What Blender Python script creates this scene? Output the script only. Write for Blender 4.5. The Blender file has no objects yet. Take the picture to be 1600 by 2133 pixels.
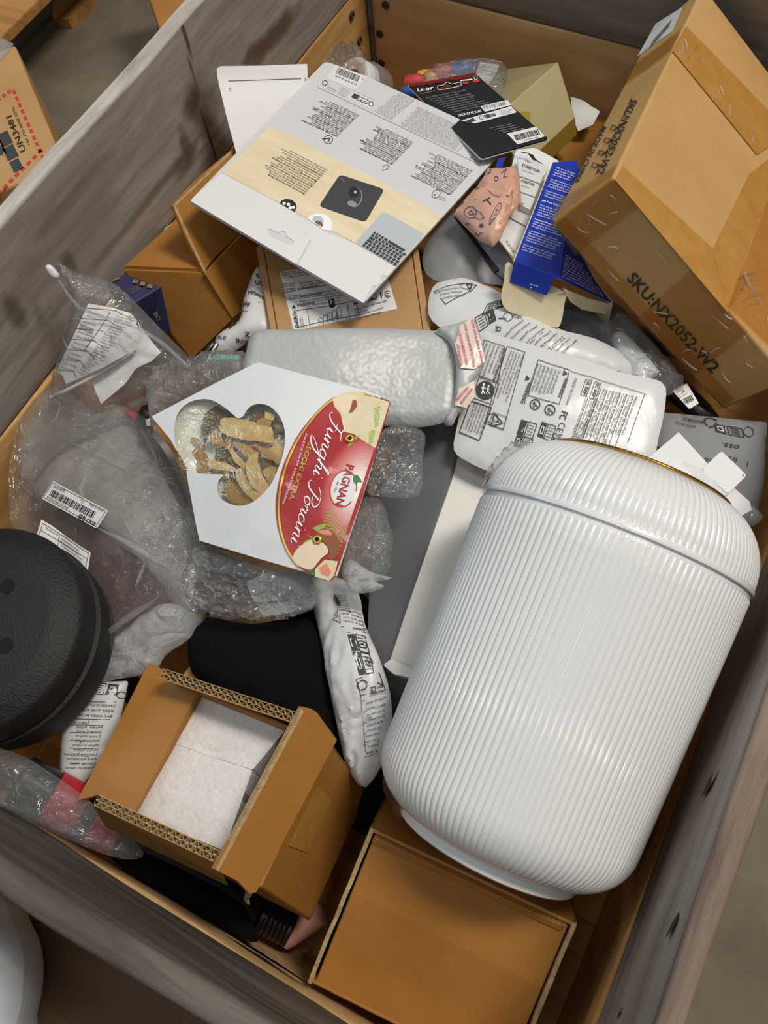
import bpy, math, random
import numpy as np
from mathutils import Vector
from mathutils.geometry import delaunay_2d_cdt

# ------------------------------------------------------------------ camera, world, lamps, exposure
SC = bpy.context.scene
COL = SC.collection
RIM = 0.534                       # height of the crate rim above the floor (pallet + two collars)
W_IN, L_IN = 0.806, 1.2066        # inner size of the crate
PP = np.array([800., 1066.5]); FPX = 1786.0
_a = np.array([3140. - 800, -3050. - 1066.5, FPX]); _a /= np.linalg.norm(_a)
_b = np.array([-5313. - 800, -1634. - 1066.5, FPX]); _b -= _a * (_a @ _b); _b /= np.linalg.norm(_b)
_d = np.cross(_a, _b)
if _d[2] < 0: _d = -_d
R = np.stack([-_b, _a, -_d])
CAM = np.array([0.6736, 0.106, RIM + 0.6205])

cam_d = bpy.data.cameras.new('camera'); cam = bpy.data.objects.new('camera', cam_d); COL.objects.link(cam)
cam_d.sensor_fit = 'HORIZONTAL'; cam_d.sensor_width = 36.0; cam_d.lens = FPX / 1600 * 36.0
cam_d.clip_start = 0.02; cam_d.clip_end = 60
M4 = np.eye(4); M4[:3, 0] = R[:, 0]; M4[:3, 1] = -R[:, 1]; M4[:3, 2] = -R[:, 2]; M4[:3, 3] = CAM
from mathutils import Matrix
cam.matrix_world = Matrix(M4.tolist())
SC.camera = cam

def area(name, loc, target, sx, sy, power, color):
    l = bpy.data.lights.new(name, 'AREA'); l.shape = 'RECTANGLE'; l.size = sx; l.size_y = sy; l.energy = power; l.color = color
    o = bpy.data.objects.new(name, l); COL.objects.link(o); o.location = loc
    o.rotation_euler = (Vector(target) - Vector(loc)).to_track_quat('-Z', 'Y').to_euler()
    return o
world = bpy.data.worlds.new('warehouse_air'); SC.world = world; world.use_nodes = True
bg = world.node_tree.nodes['Background']; bg.inputs[0].default_value = (0.74, 0.87, 1.0, 1); bg.inputs[1].default_value = 0.17
# the hall's lamps: a bright fixture over the far end of the crate, further rows, and daylight from a gate
area('hall_lamp', (1.65, 1.55, 3.9), (0.4, 0.5, 0.3), 0.5, 1.1, 116, (1.0, 0.92, 0.81))
for lx_ in (-1.7, .1, 1.9):
    for ly_ in (-1.6, -.1, 1.4, 2.9):
        area('hall_tube', (lx_, ly_, 4.2), (lx_, ly_ + .01, 0), 1.3, .07, 7.0, (1.0, 0.94, 0.85))
area('gate_window', (-2.6, -0.5, 2.2), (0.4, 0.5, 0.3), 0.45, 0.9, 9, (0.58, 0.82, 1.0))
area('gate_window', (-2.9, 0.6, 2.3), (0.4, 0.5, 0.3), 0.45, 0.9, 8, (0.60, 0.83, 1.0))
SC.view_settings.view_transform = 'Standard'; SC.view_settings.look = 'None'
SC.view_settings.gamma = 1.0; SC.view_settings.use_curve_mapping = False
SC.view_settings.exposure = -0.16
SC.cycles.transparent_max_bounces = 24
SC.cycles.max_bounces = 8
SC.cycles.caustics_reflective = False; SC.cycles.caustics_refractive = False

# ------------------------------------------------------------------ measuring: photograph pixel -> place in the crate
def rays(p):
    p = np.atleast_2d(np.asarray(p, float))
    v = np.concatenate([p - PP, np.full((len(p), 1), FPX)], 1)
    return v @ R.T
def at(px, py, z):
    r = rays([(px, py)])[0]; return CAM + r * ((z - CAM[2]) / r[2])
def proj(q):
    q = (np.atleast_2d(q) - CAM) @ R; return PP + FPX * q[:, :2] / q[:, 2:3]
def nrm(v): return v / np.linalg.norm(v)

def hsh(ix, iy, s):
    h = np.sin(ix * 127.1 + iy * 311.7 + s * 74.7) * 43758.5453
    return h - np.floor(h)
def vnoise(x, y, s=0):
    ix, iy = np.floor(x), np.floor(y); fx, fy = x - ix, y - iy
    fx = fx * fx * (3 - 2 * fx); fy = fy * fy * (3 - 2 * fy)
    a, b, c, d = hsh(ix, iy, s), hsh(ix + 1, iy, s), hsh(ix, iy + 1, s), hsh(ix + 1, iy + 1, s)
    return (a * (1 - fx) + b * fx) * (1 - fy) + (c * (1 - fx) + d * fx) * fy
def ridged(p, scale, s, octv=3):
    o = 0; amp = 1.; tot = 0
    x, y = p[:, 0] / scale, p[:, 1] / scale
    for k in range(octv):
        w = vnoise(x * .9 + 31 * k, y * .9 - 17 * k, s + k) * 2.2
        o = o + amp * (1 - np.abs(2 * vnoise(x + w, y - w, s + k + 9) - 1)); tot += amp; amp *= .5; x = x * 2.03; y = y * 1.97
    return o / tot

class Surf:
    """a smooth sheet: three points give a true plane, more points a curved one (heights by thin-plate spline)"""
    def __init__(self, *ctrl):
        self.c = np.array(ctrl, float)
        self.plane = None
        if len(ctrl) == 3:
            q = [at(*c) for c in ctrl]; n = nrm(np.cross(q[1] - q[0], q[2] - q[0]))
            if n @ (CAM - q[0]) < 0: n = -n
            self.plane = (q[0], n)
        else:
            X = self.c[:, :2] / 200.; n = len(X)
            r = np.linalg.norm(X[:, None] - X[None], axis=2)
            K = np.where(r > 0, r * r * np.log(r + 1e-9), 0) + np.eye(n) * 1e-3
            Pm = np.c_[np.ones(n), X]
            A = np.zeros((n + 3, n + 3)); A[:n, :n] = K; A[:n, n:] = Pm; A[n:, :n] = Pm.T
            self.w = np.linalg.solve(A, np.r_[self.c[:, 2], 0, 0, 0]); self.X = X
    @staticmethod
    def of(point, normal):
        s = Surf.__new__(Surf); n = nrm(np.asarray(normal, float)); point = np.asarray(point, float)
        if n @ (CAM - point) < 0: n = -n
        s.plane = (point, n); return s
    def pos(self, p):
        p = np.atleast_2d(np.asarray(p, float)); r = rays(p)
        if self.plane is not None:
            q, n = self.plane
            return CAM + r * (((q - CAM) @ n) / (r @ n))[:, None]
        X = p / 200.; d = np.linalg.norm(X[:, None] - self.X[None], axis=2)
        z = np.where(d > 0, d * d * np.log(d + 1e-9), 0) @ self.w[:-3] + np.c_[np.ones(len(X)), X] @ self.w[-3:]
        return CAM + r * ((z - CAM[2]) / r[:, 2])[:, None]
    def nor(self, p):
        p = np.atleast_2d(np.asarray(p, float))
        if self.plane is not None: return np.repeat(self.plane[1][None], len(p), 0)
        e = 2.0
        n = np.cross(self.pos(p + [e, 0]) - self.pos(p - [e, 0]), self.pos(p - [0, e]) - self.pos(p + [0, e]))
        return n / np.linalg.norm(n, axis=1, keepdims=True)
class Lifted:
    """a surface carrying a displacement (bulge, creases) so that print follows it"""
    def __init__(self, base, disp): self.b, self.disp = base, disp
    def pos(self, p):
        p = np.atleast_2d(np.asarray(p, float)); return self.b.pos(p) + self.b.nor(p) * self.disp(p)[:, None]
    def nor(self, p): return self.b.nor(p)

# ------------------------------------------------------------------ mesh helpers
KEEP_IN = [False]
def link_mesh(name, V, Fs, mat, parent=None, loc=None, smooth=False, midx=None):
    me = bpy.data.meshes.new(name)
    V = np.array(V, float)
    if KEEP_IN[0]:                        # goods stay inside the planks: soft things flatten against them
        k = V[:, 2] < RIM + .01
        V[k, 0] = np.clip(V[k, 0], .003, W_IN - .004); V[k, 1] = np.clip(V[k, 1], .004, L_IN - .004)
    org = np.zeros(3)
    if parent is not None: org = np.array(parent['_o'])
    elif loc is not None: org = np.asarray(loc, float)
    me.from_pydata((V - org).tolist(), [], [tuple(int(i) for i in f) for f in Fs])
    for m in (mat if isinstance(mat, (list, tuple)) else [mat]): me.materials.append(m)
    if midx is not None: me.polygons.foreach_set('material_index', np.asarray(midx, dtype=np.int32))
    if smooth: me.polygons.foreach_set('use_smooth', np.ones(len(me.polygons), dtype=bool))
    me.update()
    if smooth: me.set_sharp_from_angle(angle=.85)
    o = bpy.data.objects.new(name, me); COL.objects.link(o)
    if parent is not None: o.parent = parent
    else: o.location = org
    o['_o'] = [float(x) for x in org]
    return o
def tag(o, label=None, cat=None, group=None, kind=None):
    if label: o['label'] = label
    if cat: o['category'] = cat
    if group: o['group'] = group
    if kind: o['kind'] = kind
    return o
def thing(name, label, cat, loc, group=None):
    o = bpy.data.objects.new(name, None); COL.objects.link(o); o.location = [float(x) for x in loc]; o.empty_display_size = .02
    o['_o'] = [float(x) for x in loc]
    return tag(o, label, cat, group)
def join(*ms):
    V, Fs, n = [], [], 0
    for v, f in ms:
        V.append(np.asarray(v, float)); Fs += [tuple(int(i) + n for i in q) for q in f]; n += len(v)
    return np.concatenate(V), Fs
def resample(poly, step):
    poly = np.asarray(poly, float); out = []
    for a, b in zip(poly, np.roll(poly, -1, 0)):
        n = max(1, int(round(np.linalg.norm(b - a) / step)))
        out += [a + (b - a) * k / n for k in range(n)]
    return np.array(out)
def smooth_poly(poly, n=4):
    """closed Catmull-Rom through the points"""
    p = np.asarray(poly, float); m = len(p); out = []
    for i in range(m):
        a, b, c, d = p[i - 1], p[i], p[(i + 1) % m], p[(i + 2) % m]
        for t in np.arange(n) / n:
            out.append(.5 * (2 * b + (c - a) * t + (2 * a - 5 * b + 4 * c - d) * t * t + (3 * b - a - 3 * c + d) * t ** 3))
    return np.array(out)
def round_poly(poly, r, n=4):
    p = np.asarray(poly, float); out = []
    for i in range(len(p)):
        a, b, c = p[i - 1], p[i], p[(i + 1) % len(p)]
        u, v = a - b, c - b; k = min(r, .45 * np.linalg.norm(u), .45 * np.linalg.norm(v))
        s, e = b + nrm(u) * k, b + nrm(v) * k
        for t in np.linspace(0, 1, n + 1): out.append((1 - t) ** 2 * s + 2 * t * (1 - t) * b + t * t * e)
    return np.array(out)
def inside(pts, poly):
    x, y = pts[:, 0], pts[:, 1]; c = np.zeros(len(pts), bool)
    for (x1, y1), (x2, y2) in zip(poly, np.roll(poly, -1, 0)):
        m = (y1 > y) != (y2 > y)
        if y1 != y2: c ^= m & (x < (x2 - x1) * (y - y1) / (y2 - y1) + x1)
    return c
def edge_dist(pts, poly):
    d = np.full(len(pts), 1e9)
    for a, b in zip(poly, np.roll(poly, -1, 0)):
        ab = b - a; L = ab @ ab
        if L < 1e-9: continue
        t = np.clip(((pts - a) @ ab) / L, 0, 1); d = np.minimum(d, np.linalg.norm(pts - a - t[:, None] * ab, axis=1))
    return d
def triangulate(outline, holes=(), step=14):
    outline = np.asarray(outline, float)
    loops = [resample(outline, step)] + [resample(h, step) for h in holes]
    lo, hi = outline.min(0), outline.max(0)
    gx, gy = np.meshgrid(np.arange(lo[0], hi[0], step), np.arange(lo[1], hi[1], step * .87))
    gx[1::2] += step * .5
    g = np.c_[gx.ravel(), gy.ravel()]
    if len(g):
        k = inside(g, loops[0]) & (edge_dist(g, loops[0]) > step * .45)
        for h in loops[1:]: k &= ~inside(g, h) & (edge_dist(g, h) > step * .45)
        g = g[k]
    pts = np.concatenate(loops + [g]); ed = []; n = 0
    for l in loops:
        ed += [(n + i, n + (i + 1) % len(l)) for i in range(len(l))]; n += len(l)
    v, _, f, *_ = delaunay_2d_cdt([Vector(p) for p in pts], ed, [], 0, 1e-6)
    v = np.array([tuple(q) for q in v]); f = np.array([t for t in f if len(t) == 3])
    c = v[f].mean(1); k = inside(c, loops[0])
    for h in loops[1:]: k &= ~inside(c, h)
    f = f[k]
    A = v[f[:, 1]] - v[f[:, 0]]; B = v[f[:, 2]] - v[f[:, 0]]; cr = A[:, 0] * B[:, 1] - A[:, 1] * B[:, 0]
    f[cr > 0] = f[cr > 0][:, ::-1]          # pixel y runs down: make the faces look at the camera
    return v, f
def boundary(f):
    e = {}
    for t in f:
        for i in range(3): e[(t[i], t[(i + 1) % 3])] = 1
    return [(a, b) for (a, b) in e if (b, a) not in e]
def slab(surf, outline, thick=.0006, holes=(), step=14, disp=None):
    """a sheet of real thickness"""
    v, f = triangulate(outline, holes, step)
    q, n = surf.pos(v), surf.nor(v)
    if disp is not None: q = q + n * disp(v)[:, None]
    k = len(v); V = np.concatenate([q, q - n * thick])
    Fs = [tuple(t) for t in f] + [tuple(t[::-1] + k) for t in f] + [(b, a, a + k, b + k) for a, b in boundary(f)]
    return V, Fs
def bulge(outline, H, r):
    ol = resample(outline, 12)
    def h(p):
        d = np.clip(edge_dist(p, ol) / r, 0, 1) * inside(p, ol)
        return H * (1 - (1 - d) ** 2.2)
    return h
def pillow(surf, outline, H, r=60, Hb=None, step=14, wr=None):
    """a closed bag: bulging top and underside that meet at the outline"""
    v, f = triangulate(outline, (), step)
    h = bulge(outline, 1.0, r)(v); q, n = surf.pos(v), surf.nor(v)
    Hb = H * .5 if Hb is None else Hb
    w = wr(v) if wr is not None else np.zeros(len(v))
    top = q + n * (H * h + w * np.clip(h * 3, .25, 1) + .0004)[:, None]; bot = q - n * (Hb * h + .0004)[:, None]
    k = len(v)
    return np.concatenate([top, bot]), [tuple(t) for t in f] + [tuple(t[::-1] + k) for t in f] + [(b, a, a + k, b + k) for a, b in boundary(f)]
def pillow_surf(surf, outline, H, r, wr=None):
    hb = bulge(outline, 1.0, r)
    def disp(p):
        h = hb(p); w = wr(p) if wr is not None else 0
        return H * h + w * np.clip(h * 3, .25, 1) + .0004
    return Lifted(surf, disp)
BOXF = [(0, 2, 3, 1), (4, 5, 7, 6), (0, 1, 5, 4), (2, 6, 7, 3), (0, 4, 6, 2), (1, 3, 7, 5)]
def hexa(o, x, y, z):
    o, x, y, z = [np.asarray(k, float) for k in (o, x, y, z)]
    return np.array([o + i * x + j * y + k * z for i in (0, 1) for j in (0, 1) for k in (0, 1)]), BOXF
def abox(x0, x1, y0, y1, z0, z1): return hexa((x0, y0, z0), (x1 - x0, 0, 0), (0, y1 - y0, 0), (0, 0, z1 - z0))
def frame(ax):
    ax = nrm(np.asarray(ax, float)); u = np.cross(ax, [0, 0, 1.] if abs(ax[2]) < .9 else [1., 0, 0]); u = nrm(u); return u, np.cross(ax, u), ax
def lathe(o, ax, prof, n=32, caps=True, rib=None):
    u, w, ax = frame(ax); o = np.asarray(o, float); th = np.linspace(0, 2 * np.pi, n, endpoint=False); V = []
    for i, (r, h) in enumerate(prof):
        rr = r + (rib(th, i) if rib is not None else 0) * np.ones(n)
        V.append(o + ax * h + (np.cos(th) * rr)[:, None] * u + (np.sin(th) * rr)[:, None] * w)
    m = len(prof); V = np.concatenate(V)
    Fs = [(i * n + j, i * n + (j + 1) % n, (i + 1) * n + (j + 1) % n, (i + 1) * n + j) for i in range(m - 1) for j in range(n)]
    if caps: Fs += [tuple(range(n))[::-1], tuple(range((m - 1) * n, m * n))]
    return V, Fs
def tube(path, r, n=8, closed=False):
    path = np.asarray(path, float); m = len(path); V = []
    t = np.gradient(path, axis=0); up = np.array([.13, .21, .97])
    for i in range(m):
        k = nrm(t[i]); a = nrm(np.cross(k, up)); b = np.cross(k, a)
        rr = r[i] if hasattr(r, '__len__') else r
        V += [path[i] + rr * (math.cos(q) * a + math.sin(q) * b) for q in np.linspace(0, 2 * np.pi, n, endpoint=False)]
    Fs = [(i * n + j, i * n + (j + 1) % n, (i + 1) * n + (j + 1) % n, (i + 1) * n + j) for i in range(m - 1) for j in range(n)]
    Fs += [tuple(range(n))[::-1], tuple(range((m - 1) * n, m * n))]
    return np.array(V), Fs
def bevel(o, w=.002, seg=2):
    m = o.modifiers.new('bevel', 'BEVEL'); m.width = w; m.segments = seg; m.limit_method = 'ANGLE'; m.angle_limit = .6
    return o

# ------------------------------------------------------------------ materials
def lin(c):
    if isinstance(c, str): c = [int(c[i:i + 2], 16) / 255 for i in (0, 2, 4)]
    return tuple((x / 12.92 if x <= .04045 else ((x + .055) / 1.055) ** 2.4) for x in c) + (1.0,)
def nodes(name):
    m = bpy.data.materials.new(name); m.use_nodes = True; nt = m.node_tree
    return m, nt, nt.nodes['Principled BSDF'], nt.nodes['Material Output']
def add(nt, t, **kw):
    n = nt.nodes.new(t)
    for k, v in kw.items():
        if k in n.inputs: n.inputs[k].default_value = v
        else: setattr(n, k, v)
    return n
def mat(name, col, rough=.5, metal=0., spec=.5, coat=0., col2=None, nscale=40., bump=0., bscale=300., stretch=(1, 1, 1), ramp=(.35, .65), detail=4., sheen=0., trans=0.):
    m, nt, p, out = nodes(name)
    p.inputs['Base Color'].default_value = lin(col); p.inputs['Roughness'].default_value = rough
    p.inputs['Metallic'].default_value = metal; p.inputs['Specular IOR Level'].default_value = spec
    p.inputs['Coat Weight'].default_value = coat; p.inputs['Coat Roughness'].default_value = .06
    p.inputs['Sheen Weight'].default_value = sheen
    L = nt.links.new
    if col2 is not None or bump:
        tc = add(nt, 'ShaderNodeTexCoord'); mp = add(nt, 'ShaderNodeMapping', Scale=stretch); L(tc.outputs['Object'], mp.inputs[0])
    if col2 is not None:
        ns = add(nt, 'ShaderNodeTexNoise', Scale=nscale, Detail=detail, Roughness=.6); L(mp.outputs[0], ns.inputs['Vector'])
        cr = add(nt, 'ShaderNodeValToRGB'); L(ns.outputs[0], cr.inputs[0])
        cr.color_ramp.elements[0].position, cr.color_ramp.elements[1].position = ramp
        cr.color_ramp.elements[0].color, cr.color_ramp.elements[1].color = lin(col), lin(col2)
        L(cr.outputs[0], p.inputs['Base Color'])
    if bump:
        nb = add(nt, 'ShaderNodeTexNoise', Scale=bscale, Detail=3.); L(mp.outputs[0], nb.inputs['Vector'])
        bp = add(nt, 'ShaderNodeBump', Strength=bump, Distance=.002); L(nb.outputs[0], bp.inputs['Height']); L(bp.outputs[0], p.inputs['Normal'])
    return m
def wood(name, dark, mid, light, axis, knots='4a3422', blot=.5, rough=.75, spots=(), con=.28):
    """plank wood: grain along one axis, blotches of weathering, a few knots"""
    m, nt, p, out = nodes(name); L = nt.links.new
    tc = add(nt, 'ShaderNodeTexCoord')
    s = [1, 1, 1]; s[axis] = .055
    mp = add(nt, 'ShaderNodeMapping', Scale=s); L(tc.outputs['Object'], mp.inputs[0])
    big = add(nt, 'ShaderNodeTexNoise', Scale=5.0, Detail=2.); L(tc.outputs['Object'], big.inputs['Vector'])
    wx = add(nt, 'ShaderNodeVectorMath', operation='MULTIPLY_ADD'); L(big.outputs['Color'], wx.inputs[0]); wx.inputs[1].default_value = (.035,) * 3; L(mp.outputs[0], wx.inputs[2])
    g = add(nt, 'ShaderNodeTexNoise', Scale=55., Detail=6., Roughness=.65); L(wx.outputs[0], g.inputs['Vector'])
    cr = add(nt, 'ShaderNodeValToRGB'); L(g.outputs[0], cr.inputs[0]); e = cr.color_ramp.elements
    e[0].position, e[1].position = con, 1 - con; e[0].color, e[1].color = lin(dark), lin(light); q = e.new(.5); q.color = lin(mid)
    s2 = [1, 1, 1]; s2[axis] = .25
    mp2 = add(nt, 'ShaderNodeMapping', Scale=s2); L(tc.outputs['Object'], mp2.inputs[0])
    b = add(nt, 'ShaderNodeTexNoise', Scale=9., Detail=3.); L(mp2.outputs[0], b.inputs['Vector'])
    br = add(nt, 'ShaderNodeValToRGB'); L(b.outputs[0], br.inputs[0]); br.color_ramp.elements[0].position, br.color_ramp.elements[1].position = .35, .7
    mx = add(nt, 'ShaderNodeMix', data_type='RGBA', blend_type='MULTIPLY'); mx.inputs[0].default_value = blot
    L(cr.outputs[0], mx.inputs[6]); L(br.outputs[0], mx.inputs[7])
    br.color_ramp.elements[0].color = (.42, .36, .31, 1); br.color_ramp.elements[1].color = (1, 1, 1, 1)
    s3 = [7, 7, 7]; s3[axis] = 3.4
    mp3 = add(nt, 'ShaderNodeMapping', Scale=s3); L(tc.outputs['Object'], mp3.inputs[0])
    vo = add(nt, 'ShaderNodeTexVoronoi', Scale=1.0, Randomness=1.); L(mp3.outputs[0], vo.inputs['Vector'])
    kr = add(nt, 'ShaderNodeValToRGB'); L(vo.outputs['Distance'], kr.inputs[0]); kr.color_ramp.elements[0].position, kr.color_ramp.elements[1].position = .08, .2
    kr.color_ramp.elements[0].color = (.85,) * 3 + (1,); kr.color_ramp.elements[1].color = (0, 0, 0, 1)
    mk = add(nt, 'ShaderNodeMix', data_type='RGBA'); L(kr.outputs[0], mk.inputs[0]); L(mx.outputs[2], mk.inputs[6]); mk.inputs[7].default_value = lin(knots)
    last = mk.outputs[2]
    for (cx, cy, cz, rx, ry, rz, colr, stren) in spots:      # knots, splits and water stains that stay with the board
        sp = add(nt, 'ShaderNodeVectorMath', operation='SUBTRACT'); L(tc.outputs['Object'], sp.inputs[0]); sp.inputs[1].default_value = (cx, cy, cz)
        dn = add(nt, 'ShaderNodeTexNoise', Scale=34., Detail=4.); L(tc.outputs['Object'], dn.inputs['Vector'])
        dm = add(nt, 'ShaderNodeVectorMath', operation='MULTIPLY_ADD'); L(dn.outputs['Color'], dm.inputs[0]); dm.inputs[1].default_value = (.0, ry * 1.1, rz * 1.1); L(sp.outputs[0], dm.inputs[2])
        do = add(nt, 'ShaderNodeVectorMath', operation='SUBTRACT'); L(dm.outputs[0], do.inputs[0]); do.inputs[1].default_value = (0, ry * .55, rz * .55)
        dv = add(nt, 'ShaderNodeVectorMath', operation='DIVIDE'); L(do.outputs[0], dv.inputs[0]); dv.inputs[1].default_value = (rx, ry, rz)
        ln = add(nt, 'ShaderNodeVectorMath', operation='LENGTH'); L(dv.outputs[0], ln.inputs[0])
        rr = add(nt, 'ShaderNodeMapRange'); rr.inputs[1].default_value = .45; rr.inputs[2].default_value = 1.15; rr.inputs[3].default_value = stren; rr.inputs[4].default_value = 0; L(ln.outputs['Value'], rr.inputs[0])
        ms = add(nt, 'ShaderNodeMix', data_type='RGBA'); L(rr.outputs[0], ms.inputs[0]); L(last, ms.inputs[6]); ms.inputs[7].default_value = lin(colr); last = ms.outputs[2]
    L(last, p.inputs['Base Color']); p.inputs['Roughness'].default_value = rough; p.inputs['Specular IOR Level'].default_value = .3
    bp = add(nt, 'ShaderNodeBump', Strength=.3, Distance=.001); L(g.outputs[0], bp.inputs['Height']); L(bp.outputs[0], p.inputs['Normal'])
    return m
def card(name, a, b, rough=.62, sheen=.3):
    """kraft board: fibre flecks, faint flute lines, slight gloss"""
    m, nt, p, out = nodes(name); L = nt.links.new
    tc = add(nt, 'ShaderNodeTexCoord')
    n1 = add(nt, 'ShaderNodeTexNoise', Scale=9., Detail=5., Roughness=.65); L(tc.outputs['Object'], n1.inputs['Vector'])
    cr = add(nt, 'ShaderNodeValToRGB'); L(n1.outputs[0], cr.inputs[0]); cr.color_ramp.elements[0].position, cr.color_ramp.elements[1].position = .3, .7
    cr.color_ramp.elements[0].color, cr.color_ramp.elements[1].color = lin(a), lin(b)
    n2 = add(nt, 'ShaderNodeTexNoise', Scale=420., Detail=2.); L(tc.outputs['Object'], n2.inputs['Vector'])
    fr = add(nt, 'ShaderNodeValToRGB'); L(n2.outputs[0], fr.inputs[0]); fr.color_ramp.elements[0].color = (.86, .84, .8, 1); fr.color_ramp.elements[1].color = (1.05, 1.04, 1.02, 1)
    mx = add(nt, 'ShaderNodeMix', data_type='RGBA', blend_type='MULTIPLY'); mx.inputs[0].default_value = 1.; L(cr.outputs[0], mx.inputs[6]); L(fr.outputs[0], mx.inputs[7])
    L(mx.outputs[2], p.inputs['Base Color']); p.inputs['Roughness'].default_value = rough; p.inputs['Specular IOR Level'].default_value = sheen
    n3 = add(nt, 'ShaderNodeTexNoise', Scale=26., Detail=3.); L(tc.outputs['Object'], n3.inputs['Vector'])
    bp = add(nt, 'ShaderNodeBump', Strength=.25, Distance=.003); L(n3.outputs[0], bp.inputs['Height']); L(bp.outputs[0], p.inputs['Normal'])
    return m
def film(name, tint='ffffff', milk=.06, rough=.12, gloss=1.0, bump=.5, bscale=38., body='e8ecef'):
    """plastic film: clear, with fresnel gloss from creases and a little milky body"""
    m, nt, p, out = nodes(name); L = nt.links.new; nt.nodes.remove(p)
    tc = add(nt, 'ShaderNodeTexCoord')
    nb = add(nt, 'ShaderNodeTexNoise', Scale=bscale, Detail=4., Roughness=.6, Distortion=1.2); L(tc.outputs['Object'], nb.inputs['Vector'])
    rg = add(nt, 'ShaderNodeMath', operation='PINGPONG'); rg.inputs[1].default_value = .12; L(nb.outputs[0], rg.inputs[0])
    bp = add(nt, 'ShaderNodeBump', Strength=bump, Distance=.012); L(rg.outputs[0], bp.inputs['Height'])
    tr = add(nt, 'ShaderNodeBsdfTransparent'); tr.inputs[0].default_value = lin(tint)
    gl = add(nt, 'ShaderNodeBsdfGlossy', Roughness=rough); L(bp.outputs[0], gl.inputs['Normal'])
    df = add(nt, 'ShaderNodeBsdfDiffuse'); df.inputs[0].default_value = lin(body); L(bp.outputs[0], df.inputs['Normal'])
    tl = add(nt, 'ShaderNodeBsdfTranslucent'); tl.inputs[0].default_value = lin(body)
    ad = add(nt, 'ShaderNodeMixShader'); ad.inputs[0].default_value = .4; L(df.outputs[0], ad.inputs[1]); L(tl.outputs[0], ad.inputs[2])
    m1 = add(nt, 'ShaderNodeMixShader'); m1.inputs[0].default_value = milk; L(tr.outputs[0], m1.inputs[1]); L(ad.outputs[0], m1.inputs[2])
    fr = add(nt, 'ShaderNodeLayerWeight', Blend=.5); L(bp.outputs[0], fr.inputs['Normal'])
    pw = add(nt, 'ShaderNodeMath', operation='POWER'); pw.inputs[1].default_value = 3.5; L(fr.outputs['Facing'], pw.inputs[0])
    fm = add(nt, 'ShaderNodeMath', operation='MULTIPLY_ADD'); fm.inputs[1].default_value = .7 * gloss; fm.inputs[2].default_value = .035 * gloss; L(pw.outputs[0], fm.inputs[0]); fm.use_clamp = True
    m2 = add(nt, 'ShaderNodeMixShader'); L(fm.outputs[0], m2.inputs[0]); L(m1.outputs[0], m2.inputs[1]); L(gl.outputs[0], m2.inputs[2])
    L(m2.outputs[0], out.inputs[0])
    return m

M = {}
def _sp(px, py, ry, rz, c, s):
    r = rays([(px, py)])[0]; q = CAM + r * ((0 - CAM[0]) / r[0]); return (q[0] - W_IN / 2, q[1] - L_IN / 2, q[2] - .3395, .02, ry, rz, c, s)
M['wood_grey_y'] = wood('weathered_plank_lengthwise', '938a82', 'a69d95', 'b5ada4', 1, '86786b', .5, .75, (
    _sp(420, 225, .035, .045, '5a4e45', .75), _sp(400, 210, .02, .02, '463a32', .8), _sp(415, 245, .012, .012, '6e4f3a', .7), _sp(385, 300, .012, .03, '4c3f36', .7), _sp(385, 335, .03, .016, '54463a', .7),
    _sp(575, 70, .075, .016, '5c4838', .9), _sp(530, 105, .05, .012, '5c4838', .8), _sp(385, 75, .004, .03, '3a302a', .9), _sp(400, 150, .003, .03, '3a302a', .8), _sp(436, 290, .003, .05, '3a302a', .9),
    _sp(170, 395, .12, .012, '6a5a4c', .6), _sp(290, 440, .16, .008, '6b5c50', .6), _sp(30, 650, .014, .03, '4d4038', .7), _sp(145, 550, .012, .02, '4a3e36', .6), _sp(330, 250, .2, .015, '84786c', .5)), .36)
M['wood_grey_x'] = wood('weathered_plank_crosswise', '7a726c', '978f88', 'aaa29a', 0, '3d342c', .75)
M['wood_pine_y'] = wood('pine_plank_lengthwise', 'b98a4c', 'cfa063', 'dcb277', 1, '6b4a2a', .3, .6)
M['wood_pine_x'] = wood('pine_plank_crosswise', 'cfa872', 'dab684', 'e4c595', 0, '6b4a2a', .3, .6)
M['wood_pallet'] = wood('pallet_wood', '9a6c38', 'b5854a', 'c79a60', 0, '5a3c20', .4)
M['wood_rim'] = wood('worn_rim', '9a948e', 'c4bfba', 'e0dcd8', 1, '7a726a', .35)
M['wood_rim_tan'] = wood('worn_rim_tan', '5e5148', '8a7a6c', 'a8978a', 1, '52463c', .5)
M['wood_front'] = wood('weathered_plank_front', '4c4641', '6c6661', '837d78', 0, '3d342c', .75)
M['concrete'] = mat('concrete', '62594a', .85, col2='796f5f', nscale=7., bump=.3, bscale=120., detail=8.)
M['hinge'] = mat('galvanised_steel', '6f7173', .45, metal=.8, bump=.2, bscale=90)
M['bolt'] = mat('dark_bolt', '4a4640', .55, metal=.6)
M['kraft'] = card('kraft_board', 'b8925c', 'c49e68')
M['kraft_warm'] = card('kraft_board_warm', '9c6b2f', 'ac793b', .5, .4)
M['kraft_pale'] = card('kraft_board_pale', 'b48b58', 'c0996a')
M['kraft_flat'] = card('kraft_board_plain', 'a98458', 'b59066')
M['kraft_in'] = card('kraft_board_inside', 'b08a5c', 'bd996c')
M['flute'] = mat('corrugated_edge', 'b9a27c', .8, col2='a08658', nscale=200)
M['tape'] = film('packing_tape_clear', 'f6e6c8', .05, .12, .7, .3, 55., 'd9b98a')
M['tape_brown'] = mat('packing_tape_brown', 'ad7d3a', .28, spec=.6, col2='b98945', nscale=30, bump=.25, bscale=60)
M['white'] = mat('white_card', 'd9dadc', .45, bump=.03)
M['paper'] = mat('white_paper', 'e9e9ea', .7)
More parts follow.
